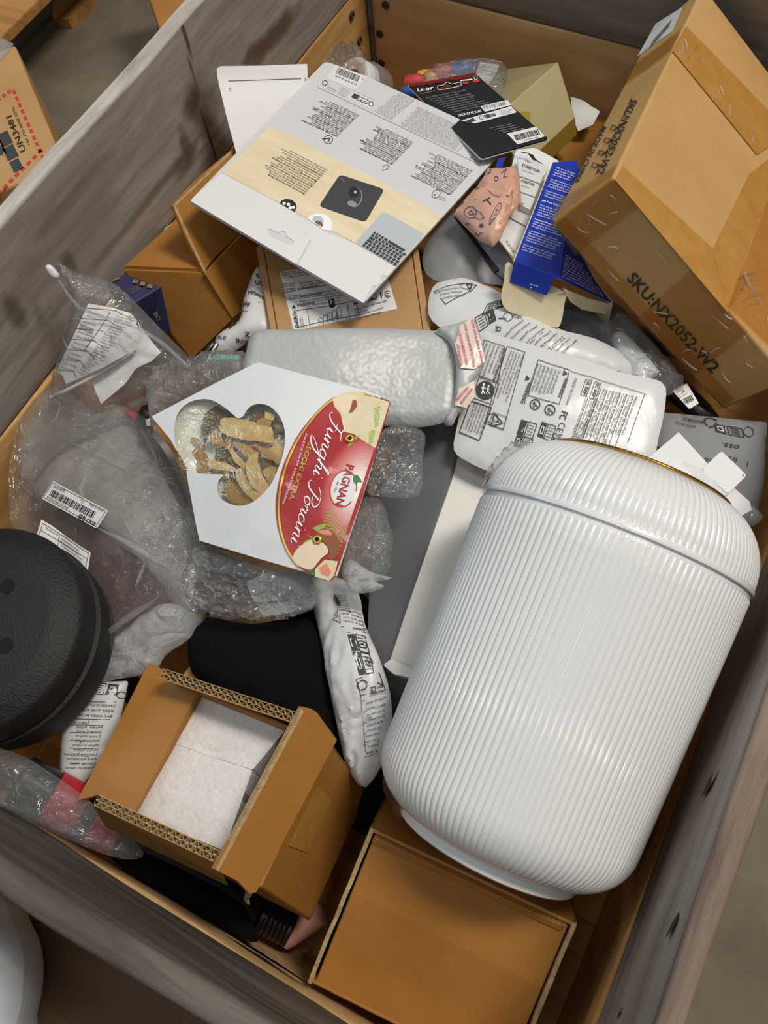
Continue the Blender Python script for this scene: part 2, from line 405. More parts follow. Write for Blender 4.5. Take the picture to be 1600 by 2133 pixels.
M['paper_soft'] = mat('white_bag_paper', 'd0d6db', .5, col2='d9dcdf', nscale=14, bump=.25, bscale=45)
M['grey_card'] = mat('pale_grey_card_print', 'cbcdd0', .4)
M['beige'] = mat('beige_desk_print', 'd8c9a6', .4, col2='e2d6ba', nscale=14, stretch=(1, 4, 1))
M['black'] = mat('black_ink', '1b1b1d', .5)
M['ink'] = mat('dark_print', '3a3b3e', .55)
M['ink_grey'] = mat('grey_print', '8d8f93', .6)
M['ink_brown'] = mat('carton_print', '332719', .7)
M['ink_red'] = mat('red_print', 'c33b34', .5)
M['dark_red'] = mat('dark_red_print', '6e1e1c', .45)
M['ink_pink'] = mat('pink_print', 'd0567a', .5)
M['ink_blue'] = mat('blue_print', '2a3566', .5)
M['ink_white'] = mat('white_print', 'eceff2', .45)
M['gold_print'] = mat('gold_foil_print', 'd8b65a', .25, metal=.7)
M['silver_print'] = mat('laptop_silver_print', 'b3bcc4', .4)
M['bin'] = mat('white_gloss_plastic', 'd8dadb', .2, spec=.5, coat=.35)
M['brass'] = mat('brass_ring', 'b98f4a', .25, metal=1.)
M['foam'] = mat('expanded_foam', 'cfcbca', .7, col2='dad7d6', nscale=320, bump=.15, bscale=320)
M['foam_soft'] = mat('soft_white_foam', 'dfe1e3', .9, bump=.4, bscale=200)
M['poly_white'] = mat('white_poly_bag', 'cfd1d3', .33, spec=.45, bump=.45, bscale=48)
M['poly_grey'] = mat('grey_poly_bag', '85888c', .34, bump=.4, bscale=30)
M['poly_dark'] = mat('dark_grey_poly_bag', '77797b', .5, bump=.25, bscale=20)
M['fold_film'] = film('film_fold', 'ffffff', .3, .15, 1.2, .3, 30.)
M['mailer'] = mat('silver_bubble_mailer', 'b4b7b7', .45, spec=.4, metal=.1, bump=.1, bscale=50)
M['mailer_tape'] = mat('mailer_seal_tape', 'd9cdc0', .3, bump=.4, bscale=60)
M['film'] = film('clear_film', 'fefefe', .12, .08, 1.7, .6, 42.)
M['film_milky'] = film('milky_film', 'fbfcfd', .24, .2, .9, .5, 24.)
M['film_bubble'] = film('bubble_wrap_film', 'fefefe', .14, .07, 1.8, .5, 60.)
M['film_grey'] = film('smoky_film', 'f0f2f4', .12, .1, 1.1, .5, 30.)
M['film_clear'] = film('clear_stiff_film', 'fefefe', .03, .05, .9, .12, 18.)
M['maroon'] = mat('maroon_fabric', '3e2826', .85, col2='482e2c', nscale=500, sheen=.2)
M['felt'] = mat('grey_garment', 'a09e9a', .9, col2='838180', nscale=36, bump=.4, bscale=40)
M['tissue'] = film('white_tissue_film', 'fafafa', .5, .35, .6, .5, 30.)
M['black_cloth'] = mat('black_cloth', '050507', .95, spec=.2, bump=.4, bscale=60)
M['black_rubber'] = mat('black_textured_rubber', '101113', .62, bump=.55, bscale=420)
M['black_plastic'] = mat('black_plastic', '141416', .3)
M['hole'] = mat('dark_hole', '060606', .9)
M['navy'] = mat('navy_carton', '2f3055', .5)
M['blue'] = mat('blue_carton', '1d33a0', .3, coat=.3)
M['cream'] = mat('cream_carton_inside', 'cdbf9b', .75, col2='d8cca9', nscale=24)
M['pink'] = mat('pink_sachet', 'c79a86', .38, bump=.4, bscale=50)
M['olive_gold'] = mat('olive_gold_carton', 'a89d74', .45, metal=.1)
M['gold_side'] = mat('gold_carton_side', 'a8853a', .3, metal=.5)
M['lexar'] = mat('black_blister_card', '232427', .38)
M['red'] = mat('red_plastic', 'b32330', .4)
M['blue_toy'] = mat('blue_plastic', '2f57b0', .35)
M['yellow_toy'] = mat('yellow_plastic', 'd79a35', .4)
M['red_toy'] = mat('red_toy_plastic', 'b5383a', .4)
M['teal'] = mat('teal_plastic', '5fb3ab', .4)
M['silver'] = mat('satin_metal', 'b9bcbf', .3, metal=.9)
M['grey_side'] = mat('dark_grey_panel', '63666a', .5)
M['panel'] = mat('off_white_panel', 'd9d8d4', .5)
M['mush_pale'] = mat('dried_mushroom_pale', 'cbb88f', .75, col2='b89c6c', nscale=60, bump=.5, bscale=120)
M['mush_tan'] = mat('dried_mushroom_tan', 'ab8d5c', .75, col2='957444', nscale=60, bump=.5, bscale=120)
M['mush_dark'] = mat('dried_mushroom_dark', '6e5a34', .75, col2='544026', nscale=60, bump=.5, bscale=120)
M['header_red'] = mat('red_header_card', '9a242c', .25, coat=.3, col2='a83034', nscale=9)
M['fern'] = mat('fern_print', '8fae48', .5)
M['leaf'] = mat('leaf_print', '2f7a3c', .5)
M['glow'] = mat('pale_orange_print', 'd98a72', .3)
M['pale_print_glare'] = mat('pale_header_print_glare', 'd3c7a0', .25, col2='dccfb4', nscale=40)  # pale print tone, also used for the painted glare on the header
M['ivory'] = mat('ivory_print', 'e2d0b4', .4)
M['cap_brown'] = mat('mushroom_cap_print', '8a5130', .4)
M['bag_white'] = mat('white_sack_plastic', 'e2ebf4', .4, bump=.3, bscale=18)
# ------------------------------------------------------------------ print: letters and marks laid on a surface
_G = {}
def _glyph_mesh(s, bold):
    cu = bpy.data.curves.new('g', 'FONT'); cu.body = s; cu.resolution_u = 2; cu.offset = .022 if bold else 0.0
    o = bpy.data.objects.new('g', cu); COL.objects.link(o)
    ev = o.evaluated_get(bpy.context.evaluated_depsgraph_get()); me = ev.to_mesh()
    v = np.array([(q.co.x, q.co.y) for q in me.vertices]).reshape(-1, 2); f = [tuple(p.vertices) for p in me.polygons]
    ev.to_mesh_clear(); bpy.data.objects.remove(o); bpy.data.curves.remove(cu)
    return v, f
def glyph(ch, bold=False):
    k = (ch, bold)
    if k not in _G:
        v, f = _glyph_mesh(ch, bold)
        if ('|w',) not in _G: _G[('|w',)] = _glyph_mesh('||', False)[0][:, 0].max()
        adv = _glyph_mesh('|' + ch + '|', False)[0][:, 0].max() - _G[('|w',)]
        _G[k] = (v, f, adv)
    return _G[k]
class Print:
    """collects flat print, in photograph pixels, then lays it on a surface a hair above it"""
    def __init__(self, surf, eps=.0005): self.s, self.e, self.b = surf, eps, {}
    def put(self, m, v, f, lift=0):
        V, Fs, n = self.b.setdefault(m, ([], [], [0]))
        v = np.asarray(v, float); V.append(np.c_[v, np.full(len(v), lift)]); Fs += [tuple(i + n[0] for i in q) for q in f]; n[0] += len(v)
        return self
    def poly(self, m, pts, step=25, lift=0, holes=()):
        v, f = triangulate(pts, holes, step); return self.put(m, v, [tuple(t) for t in f], lift)
    def line(self, m, a, b, w=1.5, step=22, lift=.0):
        a, b = np.asarray(a, float), np.asarray(b, float); d = b - a; L = np.linalg.norm(d); u = d / L; n = np.array([-u[1], u[0]]) * w / 2
        k = max(1, int(L / step)); t = np.linspace(0, 1, k + 1)[:, None]; c = a + t * d
        return self.put(m, np.r_[c + n, c - n], [(i, i + 1, k + 2 + i, k + 1 + i) for i in range(k)], lift)
    def path(self, m, pts, w=1.5, closed=False, lift=0):
        p = [tuple(q) for q in pts] + ([tuple(pts[0])] if closed else [])
        for a, b in zip(p, p[1:]):
            if a != b: self.line(m, a, b, w, lift=lift)
        return self
    def text(self, m, s, a, b, h, bold=False, up=None, fit=True, lift=0):
        """baseline from a to b, letter height h (capitals), in pixels"""
        a, b = np.asarray(a, float), np.asarray(b, float); d = b - a; L = np.linalg.norm(d); u = d / L
        n = np.array([u[1], -u[0]]) if up is None else nrm(np.asarray(up, float))
        tot = sum(glyph(c, bold)[2] for c in s); sx = L / max(tot, 1e-6) if fit else h / .73; x = 0
        for c in s:
            v, f, adv = glyph(c, bold)
            if len(v): self.put(m, a + (v[:, :1] + x) * sx * u + v[:, 1:] * (h / .73) * n, f, lift)
            x += adv
        return self
    def para(self, m, a, b, c, n, words, h=None, rag=.25, seed=1, bold=()):
        """n lines of running text: first baseline a->b, last line starts at c"""
        rng = random.Random(seed); a, b, c = [np.asarray(k, float) for k in (a, b, c)]; st = (c - a) / max(1, n - 1)
        dv = b - a; L = np.linalg.norm(dv); h = h or np.linalg.norm(st) * .55; w = words.split(); i = seed % len(w)
        up = -st
        for k in range(n):
            Lk = L * (1 - rag * rng.random()); s = ''
            nch = Lk / (h * .78)
            while len(s) < nch - 3: s += (' ' if s else '') + w[i % len(w)]; i += 1
            if not s: s = w[i % len(w)]
            p = a + st * k; self.text(m, s, p, p + dv * (Lk / L), h, k in bold, up=nrm(up))
        return self
    def bars(self, m, a, b, up, n=34, seed=3):
        """a barcode: from a to b, bar height vector up"""
        rng = random.Random(seed); a, b, up = [np.asarray(k, float) for k in (a, b, up)]; x = 0; d = b - a; seg = []
        while x < 1:
            w = rng.choice([1, 1, 2, 3]) / (n * 2.6); g = rng.choice([1, 1, 2, 2]) / (n * 2.6)
            if x + w < 1: seg.append((x, w))
            x += w + g
        for x, w in seg:
            p, q = a + d * x, a + d * (x + w); self.put(m, [p, q, q + up, p + up], [(0, 1, 2, 3)])
        return self
    def frame(self, m, q, w=1.5): return self.path(m, q, w, True)
    def ring(self, m, c, r, w=1.5, n=20, sy=1.0):
        t = np.linspace(0, 2 * np.pi, n, endpoint=False); return self.path(m, np.c_[c[0] + r * np.cos(t), c[1] + r * sy * np.sin(t)], w, True)
    def disc(self, m, c, r, n=16, sy=1.0, lift=0):
        t = np.linspace(0, 2 * np.pi, n, endpoint=False); return self.put(m, np.c_[c[0] + r * np.cos(t), c[1] + r * sy * np.sin(t)], [tuple(range(n))], lift)
    def warn(self, m, c, r, up):
        """warning triangle"""
        c = np.asarray(c, float); up = nrm(np.asarray(up, float)); s = np.array([-up[1], up[0]])
        self.path(m, [c + up * r, c - up * r * .6 + s * r * .95, c - up * r * .6 - s * r * .95], max(1.2, r * .16), True)
        self.line(m, c + up * r * .45, c - up * r * .1, max(1.2, r * .16)); return self.disc(m, c - up * r * .33, max(1, r * .11))
    def solidwarn(self, m, c, r, up):
        c = np.asarray(c, float); up = nrm(np.asarray(up, float)); s = np.array([-up[1], up[0]])
        return self.put(m, [c + up * r, c - up * r * .6 + s * r * .95, c - up * r * .6 - s * r * .95], [(0, 1, 2)])
    def recycle(self, m, c, r, w=1.6):
        for k in range(3):
            t = np.linspace(2.1 * k, 2.1 * k + 1.5, 5); p = np.c_[c[0] + r * np.cos(t), c[1] + r * np.sin(t)]; self.path(m, p, w)
            e = p[-1]; t1 = t[-1]; tg = np.array([-math.sin(t1), math.cos(t1)]); rd = np.array([math.cos(t1), math.sin(t1)])
            self.put(m, [e + tg * r * .45, e + rd * r * .3, e - rd * r * .3], [(0, 1, 2)])
        return self
    def ecoframe(self, m, a, u, v, mk='E'):
        """the sorting pictogram: a dark tab beside a box outline"""
        a, u, v = [np.asarray(k, float) for k in (a, u, v)]
        self.poly(m, [a, a + u * .42, a + u * .36 + v * .5, a + u * .42 + v, a + v]); self.frame(m, [a + u * .48, a + u, a + u + v, a + u * .48 + v], 1.6)
        for k in (.2, .4, .6, .8): self.line(m, a + u * .56 + v * k, a + u * .9 + v * k, 1.3)
        self.frame('ink_white', [a + u * .1 + v * .3, a + u * .28 + v * .3, a + u * .28 + v * .75, a + u * .1 + v * .75], 1.4); return self
    def build(self, parent, name='printed_text', label=None):
        o = None
        for k, (m, (V, Fs, _)) in enumerate(self.b.items()):
            V = np.concatenate(V); p = V[:, :2]
            q = self.s.pos(p) + self.s.nor(p) * (self.e + V[:, 2:3])
            Fs = self._face(p, Fs)
            o = link_mesh(name, q, Fs, M[m], parent); o['kind'] = 'stuff'
        return o
    def _face(self, p, Fs):
        out = []
        for f in Fs:
            a = p[list(f)]; x, y = a[:, 0], a[:, 1]
            s = np.sum(x * np.roll(y, -1) - np.roll(x, -1) * y); out.append(tuple(f) if s < 0 else tuple(f)[::-1])
        return out
WARN = ("TO AVOID DANGER OF SUFFOCATION KEEP THIS PLASTIC BAG AWAY FROM BABIES AND CHILDREN DO NOT USE THIS BAG IN CRIBS BEDS "
        "CARRIAGES OR PLAYPENS THIS BAG IS NOT A TOY")
BATT = ("KEEP OUT OF REACH OF CHILDREN Keep in original package until ready to use Immediately dispose of used batteries and keep away from "
        "children Do NOT dispose of batteries in household trash")
PACK = ("Manufacturer Importer Address Product Name Model Input Voltage Current Color Warm White Light Made in China")
# ------------------------------------------------------------------ the setting
fl = link_mesh('floor', *abox(-3.2, 3.4, -2.6, 4.2, -.1, 0), M['concrete'], loc=(0, 0, 0)); tag(fl, kind='structure')

def board(name, x0, x1, y0, y1, z0, z1, m, parent, w=.004):
    """a sawn board with eased, slightly wandering edges"""
    nx = max(1, int((x1 - x0) / .06)); ny = max(1, int((y1 - y0) / .06)); nz = 3
    V, Fs = abox(x0, x1, y0, y1, z0, z1)
    o = link_mesh(name, V, Fs, m, parent); return bevel(o, w, 3)

# ---- pallet under the crate
T = .02
pal = thing('wooden_pallet', 'sawn wooden pallet carrying the grey crate collars, under all the goods', 'pallet', (.4, .6, 0))
for k in range(7):
    y = -.015 + k * 1.2366 / 6.6; board('deck_board', -.02, W_IN + .02, y, y + .155, .122, .144, M['wood_pallet'], pal)
for x in (-.02, .333, .706):
    board('stringer', x, x + .12, -.015, L_IN + .02, .1, .1215, M['wood_pallet'], pal)
    for y in (-.015, .53, 1.08): board('block', x, x + .12, y, y + .14, .022, .0995, M['wood_pallet'], pal)
    board('bottom_board', x, x + .12, -.015, L_IN + .02, 0, .0215, M['wood_pallet'], pal)

def wavy_board(name, axis, s0, s1, t0, t1, z0, z1, m, parent, amp=.002, seed=0, splits=(), rim=None):
    """long plank; its section is a rounded rectangle that wanders along the grain"""
    n = 70; V = []; sec = []
    r = .004
    for (cx, cz, a0) in ((t1 - r, z1 - r, 0), (t0 + r, z1 - r, 90), (t0 + r, z0 + r, 180), (t1 - r, z0 + r, 270)):
        for k in range(4):
            q = math.radians(a0 + 30 * k); sec.append((cx + r * math.cos(q), cz + r * math.sin(q)))
    # extra points across the faces so that light can play on them
    sec = resample(sec, .022); m_ = len(sec)
    for i in range(n + 1):
        s = s0 + (s1 - s0) * i / n
        for j, (t, z) in enumerate(sec):
            d = amp * (vnoise(np.array([s * 7.]), np.array([z * 9. + 5 * (t > (t0 + t1) / 2)]), seed)[0] - .5) * 2
            e = amp * 1.6 * (vnoise(np.array([s * 11.]), np.array([t * 40.]), seed + 3)[0] - .5)
            V.append((s, t + d, z + e) if axis == 0 else (t + d, s, z + e))
    Fs = [(i * m_ + j, i * m_ + (j + 1) % m_, (i + 1) * m_ + (j + 1) % m_, (i + 1) * m_ + j) for i in range(n) for j in range(m_)]
    Fs += [tuple(range(m_))[::-1], tuple(range(n * m_, (n + 1) * m_))]
    if axis == 0: Fs = [f[::-1] for f in Fs]
    Fs = [f[::-1] for f in Fs]
    mats = [m] + ([rim] if rim else [])
    mi = None
    if rim:
        mi = []
        for f in Fs:
            z = np.mean([sec[i % m_][1] for i in f]); mi.append(1 if z > z1 - r * .8 else 0)
    return link_mesh(name, V, Fs, mats, parent, smooth=True, midx=mi)

def collar(z0, z1, mx, my, label, seed, rims=(None, None), mf=None):
    c = thing('pallet_collar', label, 'crate frame', (W_IN / 2, L_IN / 2, z0), 'stacked pallet collars of the crate')
    wavy_board('plank', 1, -T, L_IN + T, -T, 0, z0, z1, my, c, seed=seed, rim=rims[0])
    wavy_board('plank', 1, -T, L_IN + T, W_IN, W_IN + T, z0, z1, my, c, seed=seed + 1, amp=.003, rim=rims[1])
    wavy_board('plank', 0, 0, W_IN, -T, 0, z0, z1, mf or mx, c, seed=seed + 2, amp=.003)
    wavy_board('plank', 0, 0, W_IN, L_IN, L_IN + T, z0, z1, mx, c, seed=seed + 3)
    for x, y in ((.004, L_IN - .004), (W_IN - .004, L_IN - .004), (.004, .004), (W_IN - .004, .004)):
        link_mesh('hinge_pin', *lathe((x, y, z0 + .004), (0, 0, 1), [(.0042, 0), (.0042, .055), (.005, .056), (.005, .062), (.0042, .063), (.0042, .12), (.005, .121), (.005, .127), (.0042, .128), (.0042, z1 - z0 - .012)], 12), M['hinge'], c, smooth=True)
    return c
low = collar(.144, .3385, M['wood_pine_x'], M['wood_pine_y'], 'lower pale yellow pine pallet collar with dark bolts by its corner', 11)
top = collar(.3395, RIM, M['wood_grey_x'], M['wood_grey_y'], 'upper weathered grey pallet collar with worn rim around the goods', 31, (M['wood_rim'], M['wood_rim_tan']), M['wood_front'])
def on_y(px, py, y): r = rays([(px, py)])[0]; return CAM + r * ((y - CAM[1]) / r[1])
def on_x(px, py, x): r = rays([(px, py)])[0]; return CAM + r * ((x - CAM[0]) / r[0])
BP = [(.0001, -.001), (.0055, -.001), (.0065, .001), (.006, .0025), (.0035, .003), (.003, .0018), (.0001, .0016)]
for px, py in ((804, 10), (792, 70), (796, 130)):
    q = on_y(px, py, L_IN); link_mesh('bolt', *lathe(q, (0, -1, 0), BP, 14, False), M['bolt'], low, smooth=True)
for px, py in ((732, 32), (748, 85)):
    q = on_x(px, py, 0.0); link_mesh('bolt', *lathe(q, (1, 0, 0), BP, 14, False), M['bolt'], low, smooth=True)
# a few splits, knots and worm holes in the grey boards are real dents
def dent(q, n, along, L_, w_, m, parent, name='knot_hole'):
    q, n, along = np.asarray(q, float), nrm(np.asarray(n, float)), nrm(np.asarray(along, float)); o = np.cross(n, along); V = [q + n * .0006]; k = 14
    for t in np.linspace(0, 2 * np.pi, k, endpoint=False):
        V.append(q + along * L_ * math.cos(t) * (1 + .15 * math.sin(3 * t)) + o * w_ * math.sin(t) + n * .0022)
    return link_mesh(name, V, [(0, 1 + i, 1 + (i + 1) % k) for i in range(k)], m, parent)
M['knot'] = mat('knot_brown', '4a3320', .8, col2='33241a', nscale=90)
for px, py, L_, w_ in ((1490, 1623, .016, .010), (1408, 1930, .009, .005), (1304, 2100, .009, .004)):
    dent(on_x(px, py, W_IN), (-1, 0, 0), (.12, 1, .1), L_, w_, M['knot'], top)

# ---- outside the crate
op = thing('wooden_pallet', 'yellow wooden pallet on the concrete beyond the crate, dark gap under its deck', 'pallet', at(60, 0, 0))
q0 = at(88, -10, .144); u = at(-20, 98, .144) - q0; u[2] = 0; u = nrm(u); v = np.cross((0, 0, 1), u)
if (at(-120, -60, .144) - q0) @ v < 0: v = -v
for k in range(3):
    o_ = q0 + v * (k * .14) - u * .5; bevel(link_mesh('deck_board', *hexa(o_ - np.array([0, 0, .022]), u * 1.2, v * .125, (0, 0, .022)), M['wood_pallet'], op), .003)
bevel(link_mesh('stringer', *hexa(q0 - u * .42 + v * .12 - np.array([0, 0, .0441]), u * .14, v * .38, (0, 0, .022)), M['wood_pallet'], op), .002)
for s_ in (-.42, .1):
    bevel(link_mesh('block', *hexa(q0 + u * s_ + v * .26 - np.array([0, 0, .122]), u * .14, v * .12, (0, 0, .0775)), M['wood_pallet'], op), .003)
bevel(link_mesh('bottom_board', *hexa(q0 - u * .5 + v * .26 - np.array([0, 0, .144]), u * 1.2, v * .12, (0, 0, .0215)), M['wood_pallet'], op), .003)
link_mesh('bottom_board', *slab(Surf((110, 38, .022), (185, 0, .022), (110, -40, .022)), [(110, -60), (110, 36), (118, 40), (142, 40), (150, 36), (186, 0), (220, -60)], .0215, (), 30), M['wood_pallet'], op)

# carton with the battery mark
zb = .30
c0, c1 = at(31, 93, zb), at(113, 291, zb)
ub = nrm(c1 - c0); vb = np.cross((0, 0, 1), ub); 
if (at(-100, 200, zb) - c0) @ vb < 0: vb = -vb
un = thing('battery_carton', 'brown carton with red dashed battery mark beyond the long crate wall', 'box', (c0 + ub * .15 + vb * .15) * np.array([1, 1, 0]))
bevel(link_mesh('carton', *hexa(c0 * np.array([1, 1, 0]), ub * .3, vb * .3, (0, 0, zb)), M['kraft_pale'], un), .004)
sU = Surf.of(c0, (0, 0, 1))
link_mesh('tape_strip', *slab(Surf.of(c0 + np.array([0, 0, .001]), (0, 0, 1)), [(-40, 60), (30, 94), (10, 118), (-20, 150), (-80, 150)], .001, disp=lambda p: .003 * ridged(p, 14, 4)), M['film_milky'], un, smooth=True)
pr = Print(sU)
def dashes(a, b, n):
    a, b = np.array(a, float), np.array(b, float)
    for k in range(n):
        s = a + (b - a) * (k + .15) / n; e = a + (b - a) * (k + .75) / n; pr.line('ink_red', s, e, 6.5)
dashes((27, 186), (92, 335), 11); dashes((24, 188), (-40, 235), 6); dashes((90, 310), (-20, 420), 9)
pr.text('ink_brown', 'UN3481', (55, 315), (22, 236), 13, True)
pr.text('ink_brown', '+86 755 8668 0756', (64, 303), (29, 222), 6)
for (a, r) in (((10, 290), 14), ((22, 318), 14), ((34, 345), 12), ((-6, 310), 16)):
    a = np.array(a, float); uu = np.array([.45, .9]) * r; vv = np.array([.8, -.4]) * r
    pr.poly('ink', [a - uu - vv, a + uu - vv, a + uu + vv, a - uu + vv])
    pr.line('kraft_pale', a - uu * .6 - vv * 1.05, a + uu * .8 - vv * 1.05, 2, lift=.0003)
pr.build(un)
zb = .22
c0, c1 = at(310, -4, zb), at(330, 55, zb)
ub = nrm(c1 - c0); vb = np.cross((0, 0, 1), ub)
if (at(420, 0, zb) - c0) @ vb < 0: vb = -vb
b2 = thing('carton', 'plain brown carton half hidden behind the long crate wall', 'box', (c0 + vb * .1 + ub * .1) * np.array([1, 1, 0]))
w_ = min(.3, (-T - .02 - max(c0[0], (c0 + ub * .2)[0])) / max(vb[0], .1)) if vb[0] > .05 else .2
bevel(link_mesh('carton', *hexa((c0 - ub * .18) * np.array([1, 1, 0]), ub * .40, vb * max(.05, w_), (0, 0, zb)), M['kraft_warm'], b2), .004)
# outside the short wall: a shaded carton with a sack on it
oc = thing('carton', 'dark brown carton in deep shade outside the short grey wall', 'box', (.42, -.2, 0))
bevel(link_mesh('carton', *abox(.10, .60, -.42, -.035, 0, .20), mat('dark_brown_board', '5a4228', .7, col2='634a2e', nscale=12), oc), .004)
sSk = Surf((48, 2000, .30), (-120, 1900, .30), (-60, 2200, .30))
KEEP_IN[0] = False
V, Fs = pillow(sSk, smooth_poly([(-160, 1800), (-40, 1850), (5, 1868), (22, 1910), (40, 1950), (50, 2010), (46, 2080), (34, 2133), (20, 2200), (-160, 2250)], 3), .05, 60, .09, 12, lambda p: .02 * (ridged(p, 60, 3) - .5))
V[:, 1] = np.minimum(V[:, 1], -.024); V[:, 2] = np.maximum(V[:, 2], .2005)
sk = link_mesh('plastic_sack', V, Fs, M['bag_white'], loc=(V[:, 0].mean(), V[:, 1].mean(), V[:, 2].min()), smooth=True)
tag(sk, 'bluish white plastic sack lying on the shaded carton outside the short grey wall', 'sack')
KEEP_IN[0] = True
# ------------------------------------------------------------------ cartons
def vec(*a): return np.array(a, float)
def cuboid(O, I, J, K, d):
    I = nrm(vec(*I)); J = vec(*J); J = nrm(J - I * (I @ J)); K = np.cross(I, J)
    return vec(*O), I, J, K, d
def put_sheet(name, surf, outline, m, parent, thick=.0006, holes=(), step=16, disp=None, smooth=False, label=None):
    o = link_mesh(name, *slab(surf, outline, thick, holes, step, disp), m, parent, smooth=smooth)
    if label: o['label'] = label
    return o
def poly8(pts): return np.array(pts), BOXF
def fluted(name, a, b, up, n, parent, m, w=.006, amp=.0022, walls=2, pitch=.0075):
    """open corrugated edge from a to b: liners with zigzag paper between, depth along up, thickness along n"""
    a, b, up, n = [np.asarray(k, float) for k in (a, b, up, n)]; L = np.linalg.norm(b - a); u = (b - a) / L; parts = []
    bow = lambda t: 0 * t
    for k in range(walls + 1):
        o = a + n * (k * 2 * amp); parts.append(hexa(o - n * .00025, u * L, up * w, n * .0005))
    N = int(L / (pitch / 4))
    for k in range(walls):
        V = []
        for i in range(N + 1):
            s = L * i / N; z = amp * (1 + math.sin(2 * math.pi * s / pitch)) * .98
            c = a + u * s + n * (k * 2 * amp + z)
            V += [c - n * .0003, c + n * .0003, c - n * .0003 + up * w, c + n * .0003 + up * w]
        Fs = []
        for i in range(N):
            p, q = 4 * i, 4 * (i + 1); Fs += [(p, p + 1, q + 1, q), (p + 2, q + 2, q + 3, p + 3), (p, q, q + 2, p + 2), (p + 1, p + 3, q + 3, q + 1)]
        parts.append((np.array(V), Fs))
    return link_mesh(name, *join(*parts), m, parent)

# ---- the big taped carton
O, I, J, K, d = cuboid((.4883, .7184, .4985), (.8041, -.0646, -.591), (-.0817, .9726, -.2176), None, (.2826, .455, .0791))
sku = thing('taped_carton', 'big brown carton wrapped in packing tape, printed with a stock number', 'box', O + I * .14 + J * .2 + K * 0)
V, Fs = hexa(O, I * d[0], J * d[1], K * d[2])
ob = bevel(link_mesh('carton', V, Fs, M['kraft'], sku), .003, 3)
top0 = O + K * d[2]
sT, sF, sN = Surf.of(top0, K), Surf.of(O, -J), Surf.of(O, -I)
def tape_band(surf, outline, m='tape', lift=.0006, wr=.0012, sc=16, parent=None, seed=2, label=None):
    s2 = Surf.of(surf.plane[0] + surf.plane[1] * lift, surf.plane[1])
    if m == 'tape':                      # clear tape: one film layer
        v, f = triangulate(np.asarray(outline, float), (), 8); q = s2.pos(v) + s2.nor(v) * (wr * ridged(v, sc, seed))[:, None]
        return link_mesh('tape_strip', q, f, M[m], parent, smooth=True)
    return put_sheet('tape_strip', s2, outline, M[m], parent, lift * .9, step=9, disp=lambda p: .35 * wr * ridged(p, sc, seed), smooth=True, label=label)
tape_band(sT, [(1281, 374), (1298, 346), (1560, 585), (1515, 650)], 'tape_brown', .0004, .0006, 40, sku, 1)
tape_band(sT, [(1484, 523), (1562, 362), (1640, 300), (1662, 390), (1600, 409), (1515, 640)], 'tape_brown', .0008, .0006, 40, sku, 7)
tape_band(sT, [(1430, 55), (1402, 107), (1577, 322), (1610, 300), (1610, 240)], 'tape_brown', .0012, .0018, 22, sku, 3)
tape_band(sT, [(1515, 640), (1600, 409), (1680, 420), (1642, 760)], 'tape', .0004, .0022, 26, sku, 5)
tape_band(sF, [(1150, 462), (1278, 372), (1330, 432), (1200, 530)], 'tape', .0006, .0022, 16, sku, 4)
tape_band(sF, [(1330, 660), (1440, 560), (1560, 690), (1440, 790)], 'tape', .0006, .0014, 30, sku, 6)
tape_band(sF, [(1152, 470), (1180, 452), (1530, 830), (1500, 850)], 'tape', .0004, .0010, 40, sku, 9)
tape_band(sN, [(1150, 462), (1276, 368), (1290, 340), (1165, 420)], 'tape', .0006, .0016, 16, sku, 8)
tape_band(sN, [(1262, 208), (1280, 165), (1420, 62), (1398, 108)], 'tape', .0006, .0018, 18, sku, 11)
pr = Print(sF, .0011); pr.text('ink_brown', 'SKU:NX2052-W2', (1304, 580), (1484, 778), 25, True); pr.build(sku)
pr = Print(sN, .001)
pr.text('ink_brown', 'SKU:NX2052-W2', (1316, 205), (1243, 362), 15, True, up=(.9, .35))
pr.text('ink_brown', 'MADE IN CHINA', (1256, 262), (1196, 380), 10, True, up=(.9, .35))
for k in range(4):
    c = np.array((1276 - k * 13, 262 + k * 26), float)
    pr.frame('ink_brown', [c, c + [-4, 9], c + [5, 11], c + [9, 3]], 1.6); pr.disc('ink_brown', c + [12, 6], 3.4, 10)
pr.build(sku)
lab = put_sheet('shipping_label', Surf.of(O - I * .0006, -I), [(1328, 117), (1366, 49), (1421, 15), (1399, 66)], M['white'], sku, .0003, label='white barcode label')
pr = Print(Surf.of(O - I * .0006, -I), .0004); pr.bars('black', (1362, 82), (1402, 38), (-9, 20), 26, 5)
pr.para('ink', (1340, 108), (1380, 78), (1346, 100), 2, PACK, 4); pr.build(lab)

# ---- closed carton in the near corner, lying tilted
O, I, J, K, d = cuboid((.5636, .0655, .1627), (.9934, .0686, -.0915), (-.0252, .912, .4094), None, (.1914, .1493, .15))
cc = thing('closed_carton', 'orange brown closed carton under the foot of the white bin', 'box', O + I * .1 + J * .05 - np.array([0, 0, .005]))
w_ = .0035; body = []
for a in ((O, I * d[0], J * d[1], K * w_), (O, I * w_, J * d[1], K * d[2]), (O + I * (d[0] - w_), I * w_, J * d[1], K * d[2]), (O, I * d[0], J * w_, K * d[2]), (O + J * (d[1] - w_), I * d[0], J * w_, K * (d[2] + .001))): body.append(hexa(*a))
bevel(link_mesh('carton', *join(*body), M['kraft_warm'], cc), .0012)
lo = O + K * (d[2] - .0045) + I * .006 + J * .001
V, Fs = hexa(lo, I * (d[0] - .012), J * (d[1] - .0055), K * .004)
bevel(link_mesh('flap', V, Fs, M['kraft_warm'], cc), .002, 3)
